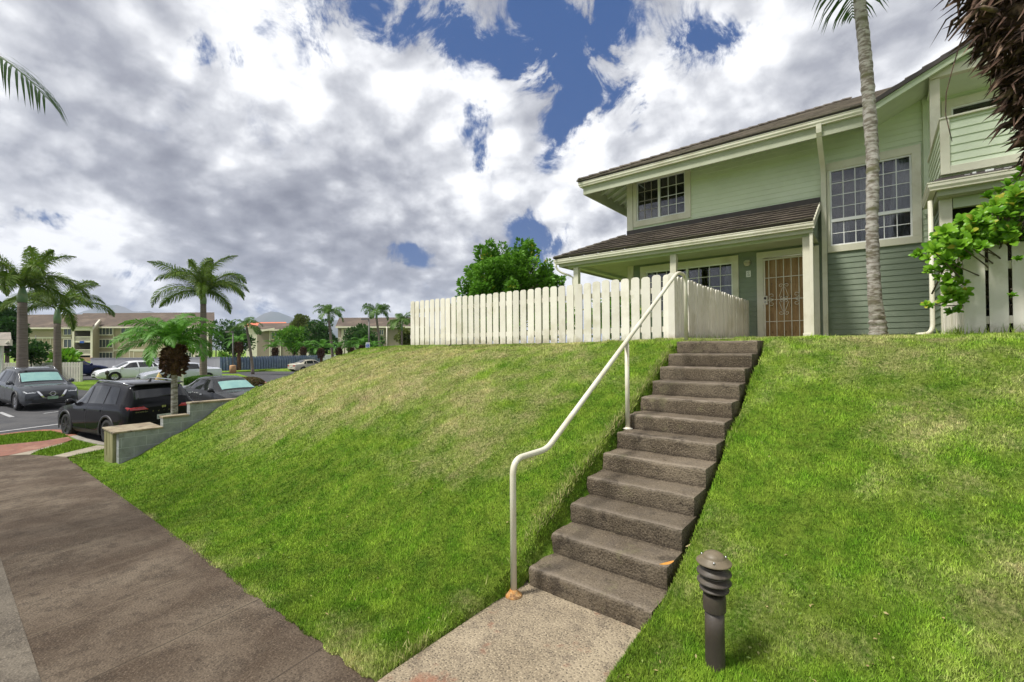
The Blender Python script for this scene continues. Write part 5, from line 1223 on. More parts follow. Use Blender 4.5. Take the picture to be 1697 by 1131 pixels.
def hedge(name, label, pa, pb, D, h, m, n, wd=1.0, seed=0):
    global RNG; RNG = np.random.default_rng(seed); A = at(pa, 565, D); B = at(pb, 565, D); z = LZ((pa+pb)/2, D)+.1
    t = thing(name, label, 'hedge', ((A.x+B.x)/2, (A.y+B.y)/2, z)); A.z = B.z = z; d = B-A; nrm = Vector((-d.y, d.x, 0)).normalized()
    u = RNG.uniform(0, 1, n); v = RNG.uniform(-1, 1, n); w = RNG.uniform(0, 1, n); edge = np.sqrt(np.clip(1-(2*u-1)**6, 0, 1)); hh = h*edge*(1-.12*np.abs(v)**3)
    sh = RNG.uniform(0, 1, n) < .75; w = np.where(sh, RNG.uniform(.9, 1.03, n), w); v = np.where(sh, v, np.sign(v)*RNG.uniform(.9, 1.02, n))
    C = np.stack([A.x+d.x*u+nrm.x*v*wd/2, A.y+d.y*u+nrm.y*v*wd/2, z+hh*w+.05*(fbm(u*d.length, v*wd, 2, 3, seed)-.5)], 1); AX = rand_dirs(n, .6)
    leaf_soup('foliage', C, AX, .10, .07, m, t)
    b = MB(); rows = []
    for i in range(9): s_ = i/8; e = (1-(2*s_-1)**6)**.5*.9+.02; p = A+d*(s_*.98+.01); rows.append([tuple(p-nrm*wd*.45), tuple(p-nrm*wd*.42+Vector((0,0,h*e*.92))), tuple(p+nrm*wd*.42+Vector((0,0,h*e*.92))), tuple(p+nrm*wd*.45)])
    b.grid(rows); b.build('branches', 'bark_tree', t)
hedge('hedge', 'clipped bright green hedge between the silver and dark sedans', 313, 360, 27, .70, 'leaf_hedge', 9000, 1.4, 3)
hedge('hedge', 'reddish brown low hedge right of the clipped green one', 360, 428, 28, .55, 'leaf_redhedge', 9000, 1.6, 4)
# garden plants glimpsed through the picket gaps
for i, (x, y, h, r) in enumerate(((-8.3,8.3,.9,.6),(-7.1,8.4,.8,.6),(-5.6,8.5,.9,.6),(-4.1,8.3,.95,.6))):
    RNG = np.random.default_rng(70+i); t = thing('garden_shrub', ['broad green shrub inside the far left end of the picket fence','green shrub inside the picket fence in front of the leafy tree','low green shrub behind the middle of the picket fence','green shrub behind the pickets near the corner post'][i], 'shrub', (x, y, FZ), group='shrubs inside the picket fence')
    k = 900; d = rand_dirs(k, .2); leaf_soup('foliage', np.array([x, y, FZ+h*.5])+d*np.array([r, r*.6, h*.5])*RNG.uniform(.4, 1, k)[:, None], rand_dirs(k, .7), .12, .06, 'leaf_tree', t)
    MB().tube([(x, y, FZ-.05), (x, y, FZ+h*.6)], [.03, .015], 6).build('stem', 'bark_tree', t)
t = thing('garden_plant', 'tall green leaf plant behind the gap in the side fence', 'plant', (-2.75, 7.9, FZ))
b = MB()
for k in range(9):
    a = k*.7; w = .035; rows = [[], [], []]
    for i in range(8):
        s_ = i/7; r = .05+.18*s_*s_; z = FZ+.95*s_-.15*s_**3; ww = w*math.sin(math.pi*min(1, .15+s_*.83))
        for r_, q_ in zip(rows, (-1, 0, 1)): r_.append((-2.75+math.cos(a)*r-math.sin(a)*ww*q_, 7.9+math.sin(a)*r+math.cos(a)*ww*q_, z))
    b.grid(rows)
b.build('foliage', 'leaf_hedge', t, smooth=True)
# weeds at the fence foot
RNG = np.random.default_rng(5)
n = 700; X = np.concatenate([RNG.uniform(-2.45, -2.38, 150), RNG.normal(.80, .06, 350), RNG.uniform(.9, 3.2, 200)]); Y = np.concatenate([RNG.uniform(7.6, 11, 150), RNG.uniform(7.35, 9.3, 350), RNG.uniform(7.38, 7.46, 200)])
o = blades('weeds', X, Y, np.full(n, 1.855), RNG.uniform(.05, .18, n), np.full(n, .012), 'blade', {'dry': RNG.uniform(0, .5, n), 'brown': np.zeros(n), 'jit': RNG.uniform(.2, .8, n)}, .7)
tag(o, 'tufts of weeds along the feet of the fences', 'weeds', kind='stuff')

# ------------------------------------------------------------------ retaining wall, cabinet and street things
def block_mat():
    mt, t, b = principled('cmu_wall'); MATS['cmu_wall'] = mt
    g = t.node('ShaderNodeNewGeometry'); s_ = t.node('ShaderNodeSeparateXYZ'); t.link(g.outputs['Position'], s_.inputs[0])
    c = t.node('ShaderNodeCombineXYZ'); t.link(t.math('ADD', s_.outputs[1], s_.outputs[0]), c.inputs[0]); t.link(s_.outputs[2], c.inputs[1])
    br = t.node('ShaderNodeTexBrick'); t.link(c.outputs[0], br.inputs['Vector']); br.inputs['Scale'].default_value = 1
    br.inputs['Brick Width'].default_value = .40; br.inputs['Row Height'].default_value = .20; br.inputs['Mortar Size'].default_value = .006
    n = t.noise(g.outputs['Position'], 6, 6, .65); col = t.mix(t.maprange(n, .35, .65), (.27,.285,.275), (.21,.225,.215))
    col = t.mix(t.maprange(t.noise(g.outputs['Position'], 2.2, 6, .7), .54, .68), col, (.15,.145,.115))
    col = t.mix(br.outputs['Fac'], col, (.33,.35,.34)); t.link(col, b.inputs['Base Color']); b.inputs['Roughness'].default_value = .9
    bn = t.node('ShaderNodeBump'); bn.inputs['Strength'].default_value = .5; bn.inputs['Distance'].default_value = .01; t.link(t.math('SUBTRACT', n, br.outputs['Fac']), bn.inputs['Height']); t.link(bn.outputs[0], b.inputs['Normal'])
block_mat()
t = thing('retaining_wall', 'grey block retaining wall stepping up the foot of the bank', 'wall', (-11.9, 3.2, -.6))
for i, (y0, y1, zt) in enumerate(((2.16,2.88,.13),(2.88,3.36,.335),(3.36,4.5,.585))):
    MB().box(-12.0,-11.8,y0,y1-.0005,-1.2,zt-.03).build('wall_block', 'cmu_wall', t)
    if i: MB().box(-12.03,-11.785,y0-.01,y1+(.12 if i == 2 else -.012),zt-.029,zt+.012).build('cap', 'cmu_cap', t, bevel=.006)
t = thing('utility_cabinet', 'olive metal utility cabinet against the low end of the stepped wall', 'cabinet', (-12.4, 2.4, -.6))
MB().box(-12.78,-12.02,2.10,2.86,-.60,.098).build('body', 'cabinet', t, bevel=.012)
MB().box(-12.55,-12.53,2.093,2.11,-.42,.05).box(-12.30,-12.29,2.095,2.11,-.5,.09).build('door_edge', 'cabinet', t)
MB().box(-12.84,-11.98,2.03,2.9,-.72,-.60).build('plinth', 'tan_concrete', t, bevel=.01)
MB().box(-12.82,-11.79,2.07,2.885,.101,.135).build('top_slab', 'cmu_cap', t, bevel=.006)

DV = F0.copy()
def set_dv(px):
    global DV
    r = ray(px, 565); DV = Vector((r.x, r.y, 0))
def pbox(b, x0, x1, y0, y1, D, D2, base=None):
    """box facing the first camera's image plane: edges at px x0..x1, y0..y1 when seen at depth D, reaching back to D2"""
    A = at(x0, y0, D); B = at(x1, y1, D); A2 = at(x1, y0, D)
    z1 = A.z; z0 = B.z if base is None else base; dd = DV*(D2-D)
    P = [Vector((A.x, A.y, 0)), Vector((A2.x, A2.y, 0)), Vector((A2.x, A2.y, 0))+dd, Vector((A.x, A.y, 0))+dd]
    n = len(b.v); b.v += [(p.x, p.y, z) for z in (z0, z1) for p in P]
    b.f += [tuple(n+i for i in q_) for q_ in ((3,2,1,0),(4,5,6,7),(0,1,5,4),(1,2,6,5),(2,3,7,6),(3,0,4,7))]
    return b
def pthing(name, label, cat, px, D, z, group=None): p = at(px, 565, D); return thing(name, label, cat, (p.x, p.y, z), group=group)

# fences across the lot
t = pthing('picket_fence', 'low white picket fence on the far left behind the grey car', 'fence', 60, 32.7, -.5)
w_ = 12.4
px = 133
while px > -60:
    b = MB(); A = at(px, 565, 32.7); picket(b, (A.x, A.y, -.5), R0, .15, 1.42, .03); b.build('picket', 'far_paint', t); px -= 4.55
b = MB(); A = at(133, 565, 32.8); B = at(-60, 565, 32.8)
for z in (-.25, .62): b.obox((A.x, A.y, z), (B.x, B.y, z), .05, .10)
b.build('rail', 'far_paint', t)
A = at(135, 565, 32.75); MB().box(A.x-.07, A.x+.07, A.y-.07, A.y+.07, -.6, .93).build('post', 'far_paint', t)
t = pthing('panel_fence', 'smooth pale grey panel fence behind the white and silver sedans', 'fence', 260, 48, -.6)
b = MB(); FA = at(150, 565, 47); FB = at(365, 565, 48.5); n = 22
for i in range(n):
    p = FA.lerp(FB, i/n); q_ = FA.lerp(FB, (i+.985)/n); b.prism([(p.x, p.y, -1.0), (q_.x, q_.y, -1.0), (q_.x, q_.y, .93), (p.x, p.y, .93)], tuple(F0*.04))
b.build('panel', 'panel_grey', t)
b = MB(); b.obox((FA.x, FA.y, .95), (FB.x, FB.y, .95), .07, .05); b.build('cap_rail', 'panel_grey', t)
mat('blue_board', (.16,.21,.33), (.12,.16,.27), 3, .7, c3=(.30,.33,.42), s3=1.0)
t = pthing('board_fence', 'blue grey fence of narrow vertical boards beyond the lot', 'fence', 450, 53, -.6)
FC = at(535, 565, 60); L_ = (FC-FB).length; n = int(L_/.32)
for i in range(min(n, 95)):
    p = FB.lerp(FC, i/n); d = (FC-FB).normalized(); b = MB(); b.obox(p+Vector((0,0,-1.3-p.z))+d*.08, p+Vector((0,0,.97-p.z))+d*.08, .04, .19, up=tuple(d)); b.build('board', 'blue_board', t)
b = MB(); nn = Vector((-(FC-FB).normalized().y, (FC-FB).normalized().x, 0)); nn = nn if nn.dot(F0) > 0 else -nn
b.prism([tuple(FB+nn*.12+Vector((0,0,-1.3-FB.z))), tuple(FC+nn*.12+Vector((0,0,-1.3-FC.z))), tuple(FC+nn*.12+Vector((0,0,.86-FC.z))), tuple(FB+nn*.12+Vector((0,0,.86-FB.z)))], tuple(nn*.03)); b.build('backing', 'blue_board', t)
t = pthing('panel_fence', 'bright white panel fence beyond the beige sedan', 'fence', 560, 60, -.6)
FD = at(600, 565, 61.5); b = MB(); b.prism([(FC.x, FC.y, -1.5), (FD.x, FD.y, -1.5), (FD.x, FD.y, .99), (FC.x, FC.y, .99)], tuple(F0*.05)); b.build('panel', 'vinyl', t)
A = at(562, 565, 60.2); MB().box(A.x-.1, A.x+.1, A.y-.1, A.y+.1, -1.5, 1.05).build('post', 'dark_metal', t)
flat_patch('grass_strip', [g2(428,616.5), g2(545,613), (FC.x, FC.y), (FB.x, FB.y), g2(365,618)], -.52, 'lawn', 'grass strip at the foot of the blue fence', 'lawn', .5)

def lamp_post(label, px, D, yt, yb, wpx, m='steel_grey', arm=0, base=False):
    P = at(px, 565, D); z0 = at(px, yb, D).z; z1 = at(px, yt, D).z; r = wpx*D/FPX/2
    t = thing('lamp_post', label, 'lamp post', (P.x, P.y, z0), group='lamp posts and poles around the lots')
    MB().tube([(P.x, P.y, z0-.3), (P.x, P.y, z1)], [r, r*.8], 8).build('pole', m, t, smooth=True)
    if arm:
        q_ = R0*arm; MB().obox((P.x, P.y, z1+.05), (P.x+q_.x, P.y+q_.y, z1+.05), .25, .16).build('lamp_head', m, t)
    if base: MB().lathe((P.x, P.y, z0-.1), [(.30,0),(.29,.75),(.25,.84),(.05,.86)], 14).build('base', 'orange_base', t, smooth=True)
mat('steel_grey', (.16,.15,.14), (.12,.115,.105), 3, .6); mat('orange_base', (.52,.32,.16), (.45,.26,.13), 4, .85)
lamp_post('grey lamp post on a round orange concrete base', 386, 45, 551, 618, 2.4, arm=-.7, base=True)
lamp_post('dark thin pole in front of the tan apartment wall', 251, 60, 556, 595, 1.6, 'dark_metal')
lamp_post('thin pole between the two foxtail trunks at far left', 59, 50, 556, 600, 1.3, 'steel_grey')
lamp_post('wooden grey pole right of the low domed tree, with a short arm', 611.5, 48, 530, 585, 3.0, arm=-.8)
lamp_post('white trimmed pole left of the dark trunked palm', 641, 56, 541, 585, 2.0, 'trim_far')
lamp_post('short thin post with a cross arm behind the wide foxtail palm', 358, 62, 566, 596, 2.0, arm=1.4)

t = pthing('sign_post', 'white post with a tan number board and pointed cap by the date palm', 'sign post', 302, 25, LZ(302, 25))
P = t.location; z0 = P.z
b = MB(); b.box(P.x-.055, P.x+.055, P.y-.055, P.y+.055, z0-.2, z0+1.85); b.build('post', 'trim', t)
MB().lathe((P.x, P.y, z0+1.85), [(.085,0),(.085,.03),(.05,.08),(.06,.12),(.03,.18),(0,.22)], 10).build('finial', 'trim', t, smooth=True)
S0 = Vector((P.x, P.y, 0))-R0*.04-F0*.09
b = MB(); b.obox(S0-R0*.19+Vector((0,0,z0+1.25)), S0+R0*.02+Vector((0,0,z0+1.25)), .04, .52); sb_ = b.build('number_board', 'hydrant_paint', t)
def facing(pos, up=(0,0,1)):
    """text plane facing back towards -F0"""
    X = R0; Z = -F0; Yv = Z.cross(X); m_ = Matrix.Identity(4)
    for i in range(3): m_[i][0] = X[i]; m_[i][1] = Yv[i]; m_[i][2] = Z[i]; m_[i][3] = pos[i]
    return m_
q_ = S0-R0*.085-F0*.025; text_mesh('lettering', '5', .36, 'ink', sb_, facing((q_.x, q_.y, z0+1.25)))
t = pthing('fire_hydrant', 'yellow fire hydrant on the grass island in front of the silver sedan', 'hydrant', 264, 28, LZ(264, 28)+.1)
P = t.location; MB().lathe((P.x, P.y, P.z), [(.17,0),(.17,.05),(.11,.07),(.11,.55),(.15,.57),(.15,.62),(.12,.66),(.10,.75),(.05,.82),(.03,.84),(.03,.90),(0,.90)], 14).build('barrel', 'hydrant_paint', t, smooth=True)
MB().tube([tuple(P-R0*.22+Vector((0,0,.48))), tuple(P+R0*.22+Vector((0,0,.48)))], .06, 10).tube([tuple(P+Vector((0,0,.45))), tuple(P-F0*.24+Vector((0,0,.45)))], .085, 10).build('nozzle', 'hydrant_paint', t, smooth=True)
t = pthing('meter_post', 'short dark post with a round head beside the nose of the white sedan', 'post', 178, 32, LZ(178, 32)+.1)
P = t.location; MB().lathe((P.x, P.y, P.z), [(.05,0),(.05,.45),(.10,.5),(.13,.6),(.10,.72),(.03,.78),(0,.78)], 12).build('body', 'dark_metal', t, smooth=True)
t = pthing('parking_sign', 'small white and blue accessible parking sign showing above the bank', 'sign', 610, 36, -.5)
P = at(610, 574, 36); MB().box(P.x-.03, P.x+.03, P.y+.0, P.y+.06, -.6, P.z+.3).build('post', 'steel_grey', t)
b = MB(); c = P-F0*.08; b.obox(c-R0*.16, c+R0*.16, .02, .58); pn = b.build('panel', 'plaque', t)
b = MB(); c2 = c-F0*.016; b.obox(c2-R0*.12+Vector((0,0,.03)), c2+R0*.12+Vector((0,0,.03)), .012, .24); b.build('symbol', 'ink_blue', pn)
b = MB(); c3 = c-F0*.030
b.tube([tuple(c3+R0*.07*math.cos(a)+Vector((0,0,.0+.07*math.sin(a)))) for a in np.linspace(-3.6, .3, 12)], .009, 5); b.tube([tuple(c3+Vector((0,0,.11))), tuple(c3+Vector((0,0,.03))), tuple(c3+R0*.06+Vector((0,0,.03))), tuple(c3+R0*.08+Vector((0,0,-.05)))], .009, 5)
b.build('symbol', 'plaque', pn)
q_ = c-F0*.016; text_mesh('lettering', 'RESERVED', .055, 'ink_blue', pn, facing((q_.x, q_.y, c.z+.22))); text_mesh('lettering', 'PARKING', .055, 'ink_blue', pn, facing((q_.x, q_.y, c.z-.17)))

# ------------------------------------------------------------------ far buildings
def fwindow(t, x0, x1, y0, y1, D, bars=1, dark='glass_far', fr=.13):
    b = MB(); e = fr*FPX/D
    pbox(b, x0, x1, y0, y0+e, D-.12, D+.1); pbox(b, x0, x1, y1-e, y1, D-.12, D+.1); pbox(b, x0, x0+e, y0+e, y1-e, D-.12, D+.1); pbox(b, x1-e, x1, y0+e, y1-e, D-.12, D+.1)
    for k in range(1, bars+1): xc = x0+(x1-x0)*k/(bars+1); pbox(b, xc-.35, xc+.35, y0+e, y1-e, D-.08, D+.1)
    w = b.build('window', 'trim_far', t); pbox(MB(), x0+e, x1-e, y0+e, y1-e, D-.03, D+.05).build('pane', dark, w)
def proof(t, x0, x1, ye, yt, D, depth, m='roof_brown', over=.8, hip=0):
    """roof plane rising from the eave at depth D to a ridge further back, then down"""
    A = at(x0, ye, D-over); B = at(x1, ye, D-over); h = at(x0, yt, D+depth/2).z; C = at(x0, 565, D-over)+DV*(depth/2+over); E = at(x1, 565, D-over)+DV*(depth/2+over)
    b = MB(); d = R0*hip; T0 = (C.x+d.x, C.y+d.y, h); T1 = (E.x-d.x, E.y-d.y, h); bk = DV*(depth+2*over)
    P0 = tuple(A); P1 = tuple(B); Q0 = (A.x+bk.x, A.y+bk.y, A.z); Q1 = (B.x+bk.x, B.y+bk.y, B.z)
    b.poly([P0, P1, T1, T0]); b.poly([Q1, Q0, T0, T1]); b.poly([Q0, P0, T0]); b.poly([P1, Q1, T1])
    b.build('roof', m, t)
    b = MB(); b.obox(A-Vector((0,0,.18)), B-Vector((0,0,.18)), .12, .34); b.build('fascia', 'trim_far', t)
set_dv(345); D1 = 100
t = pthing('apartment_building', 'long three storey tan apartment block with brown roof on the left', 'building', 200, D1, -1.2)
pbox(MB(), 150, 352, 541, 600, D1, D1+14, -1.4).build('wall', 'wall_tan', t); pbox(MB(), 30, 150, 541, 600, D1+2, D1+14, -1.4).build('wall', 'wall_tan', t)
proof(t, 120, 356, 541.5, 519.5, D1, 15); proof(t, 20, 124, 543, 522, D1+2, 13)
b = MB()
for y in (559.5, 580.5): pbox(b, 188, 300, y-1, y+1, D1-.14, D1); pbox(b, 40, 118, y-.5, y+1.5, D1+1.86, D1+2)
pbox(b, 187.3, 189, 541, 598, D1-.16, D1); pbox(b, 299, 300.6, 541, 598, D1-.16, D1); b.build('trim_band', 'trim_far', t)
for y0, y1 in ((543,553),(561,573),(582,594)):
    for x0, x1 in ((200,215),(221,238),(251,268),(276,288)): fwindow(t, x0, x1, y0, y1, D1, 1)
for y0, y1 in ((541.5,556),(562,577),(583.5,595)):
    fwindow(t, 163.5, 187, y0, y1, D1-.3, 3, fr=.16); fwindow(t, 302, 318, y0, y1, D1-.3, 2); fwindow(t, 105, 119, y0, y1, D1+1.7, 1)
for y0, y1 in ((560,571),(582,593)):
    for x0, x1 in ((46,60),(70,84)): fwindow(t, x0, x1, y0, y1, D1+2, 1)
def tower(t, x0, x1, D, back, floors, name='balcony'):
    b = MB(); pbox(b, x0, x0+3.6, 543, 593, D-3, D-2.2, None); pbox(b, x1-3.6, x1, 543, 593, D-3, D-2.2, None); pbox(b, x0, x1, 541.5, 548, D-3, D-1); b.build('balcony_frame', 'trim_far', t)
    pbox(MB(), x0+1, x1-1, 546, 594, D-1, D-.05).build('balcony_recess', 'recess_dark', t)
    for y0, y1 in floors:
        b = MB(); pbox(b, x0+3.4, x1-3.4, y0, y0+1, D-2.9, D-2.75); pbox(b, x0+3.4, x1-3.4, y1-1.2, y1+1.2, D-2.95, D-1)
        n = int((x1-x0-7)/1.6)
        for k in range(n): xx = x0+3.8+(x1-x0-7.6)*k/max(1, n-1); pbox(b, xx-.4, xx+.4, y0+1, y1-1, D-2.88, D-2.8)
        b.build('balcony_rail', 'trim_far', t)
mat('recess_dark', (.035,.028,.022), (.05,.04,.03), .5, .9)
tower(t, 119.5, 153.5, D1, 0, ((558,566.5),(579.5,588)))
tower(t, 320, 345.5, D1, 0, ((559,566.5),(580,588)))
b = MB(); A = at(152.5, 546, D1-3); B = at(165.5, 531, D1+.0); C = at(165.5, 600, D1); Dv = at(152.5, 600, D1-3)
b.prism([tuple(A), tuple(B), tuple(C), tuple(Dv)], tuple(F0*.3)); b.build('wing_wall', 'wall_tan', t); MB().obox(A, B, .3, .35).build('barge_board', 'trim_far', t)
A = at(116, 541.5, D1-3.4); B = at(152.5, 541.5, D1-3.4); b = MB(); T_ = at(128, 529, D1+2); T2 = at(166, 529, D1+2); b.poly([tuple(A), tuple(B), tuple(T2), tuple(T_)]); b.build('roof', 'roof_brown', t)
pbox(MB(), 132, 139, 565.5, 569, D1-3.2, D1-3.05).build('sign', 'ink_blue', t)
pbox(MB(), 118, 153, 593, 612, D1-3.4, D1-2, -1.6).build('stone_base', 'stone_wall', t)
set_dv(500); D2 = 104
t = pthing('apartment_building', 'taupe apartment block with a slanted gable between the round trees', 'building', 450, D2, -1.2)
pbox(MB(), 426, 530, 546, 600, D2, D2+13, -1.4).build('wall', 'wall_taupe', t); proof(t, 424, 533, 546, 536, D2, 13)
b = MB(); A = at(427, 549.5, D2-2); B = at(455, 545, D2-2); b.obox(A, B, .2, .4); pbox(b, 446.5, 448, 547, 592, D2-.2, D2); pbox(b, 464, 465.5, 547, 592, D2-.2, D2); pbox(b, 498.5, 500.5, 556, 592, D2-2, D2-1.6); pbox(b, 513, 515, 562, 592, D2-2, D2-1.6); b.build('trim_band', 'trim_far', t)
for x0, x1, y0, y1 in ((449,462,550,563),(449,455,577,589),(457,463,577,589),(502,511,566,577)): fwindow(t, x0, x1, y0, y1, D2-.1, 1)
pbox(MB(), 500, 514, 577, 590, D2-2, D2-1.8).build('balcony_rail', 'trim_far', t)
set_dv(640); D3 = 92
t = pthing('apartment_building', 'taupe apartment block partly hidden behind the domed tree and picket fence', 'building', 640, D3, -1.2)
pbox(MB(), 560, 705, 541, 600, D3, D3+13, -1.4).build('wall', 'wall_taupe', t); proof(t, 556, 712, 541, 527, D3, 13)
b = MB(); pbox(b, 640, 641.6, 541, 590, D3-.2, D3); pbox(b, 566, 568, 545, 590, D3-.2, D3); b.build('trim_band', 'trim_far', t)
for x0, x1, y0, y1 in ((569,576,545,557),(560,565,560,573),(628,636,546,556),(569,577,563,575)): fwindow(t, x0, x1, y0, y1, D3-.1, 1)
for k in range(2): pbox(MB(), 562+10*k, 570+10*k, 577, 586, D3-1.5, D3-1.3).build('balcony_rail', 'trim_far', t)
set_dv(440); t = pthing('building', 'far hall with a long flat orange red roof', 'building', 440, 170, -1)
pbox(MB(), 408, 473, 541, 575, 170, 190, -1).build('wall', 'trim_far', t); proof(t, 405, 476, 541.5, 534.5, 170, 16, 'roof_orange')
set_dv(5); t = pthing('cottage', 'pale green garden building with a grey roof cut by the left edge', 'building', -10, 26, -.6)
pbox(MB(), -120, 3.5, 562, 610, 26, 31, -.7).build('wall', 'siding_mint', t); proof(t, -125, 19, 563, 552, 26, 5, 'shingle', .4, 0)
b = MB(); A = at(14, 567, 25.4); B = at(4.5, 573, 25.9); b.tube([tuple(A), tuple(B), (B.x, B.y, -.6)], .05, 8); b.build('downspout', 'trim', t)
# thin flag-like antenna masts seen above the palms
# ------------------------------------------------------------------ cars
def catmull(P, n):
    P = np.asarray(P, float); out = []
    for i in range(len(P)-1):
        p0 = P[max(i-1, 0)]; p1 = P[i]; p2 = P[i+1]; p3 = P[min(i+2, len(P)-1)]
        for k in range(n):
            t_ = k/n; out.append(.5*((2*p1)+(-p0+p2)*t_+(2*p0-5*p1+4*p2-p3)*t_**2+(-p0+3*p1-3*p2+p3)*t_**3))
    out.append(P[-1]); return np.array(out)
class CarShape:
    """lofted shell: stations along x carry belt height, top height, half width and top half width"""
    def __init__(s, st, zb=.22):
        s.st = np.array(st, float); s.zb = zb; s.x0 = s.st[0, 0]; s.x1 = s.st[-1, 0]
    def par(s, x): return [np.interp(x, s.st[:, 0], s.st[:, i]) for i in range(1, s.st.shape[1])]
    def sec(s, x):
        belt, top, w, wt, zb = s.par(x)
        return np.array([(w*.88, zb), (w*.97, zb+.10), (w*1.0, zb+.28*(belt-zb)+.05), (w*1.0, zb+.68*(belt-zb)), (w*.965, belt), (wt, top-.035-.03*(top-belt)), (wt*.86, top-.006), (wt*.5, top+.010), (0, top+.018)])
    def pt(s, x, v):
        """v in section knots 0..8"""
        S = s.sec(x); i = min(int(v), 7); f_ = v-i
        if i == 4: p = S[4]*(1-f_)+S[5]*f_
        else:
            P = S; p0 = P[max(i-1, 0)]; p1 = P[i]; p2 = P[i+1]; p3 = P[min(i+2, 8)]
            if i == 3: p3 = p2*2-p1
            if i == 5: p0 = p1*1.0+(p1-p2)*.3
            p = .5*((2*p1)+(-p0+p2)*f_+(2*p0-5*p1+4*p2-p3)*f_**2+(-p0+3*p1-3*p2+p3)*f_**3)
        return p
    def surf(s, x, v, side, off=0.0):
        p = s.pt(x, v); e = 1e-3; a = s.pt(min(x+.01, s.x1), v); c = s.pt(x, min(v+.02, 8)) if v < 7.9 else s.pt(x, v-.02)
        P = np.array([x, side*p[0], p[1]])
        if off:
            xa = min(x+.01, s.x1-1e-4); xb = xa-.02; A = s.pt(xa, v); B = s.pt(xb, v); T1 = np.array([xa-xb, side*(A[0]-B[0]), A[1]-B[1]])
            v1 = min(v+.03, 8); v0 = max(v-.03, 0); Cc = s.pt(x, v1); Dd = s.pt(x, v0); T2 = np.array([0, side*(Cc[0]-Dd[0]), Cc[1]-Dd[1]])
            n = np.cross(T1, T2); n /= np.linalg.norm(n)+1e-9
            if n[1]*side < 0 or (abs(n[1]) < .05 and n[2] < 0): n = -n
            if v > 5 and n[2] < 0: n = -n
            P = P+n*off
        return P
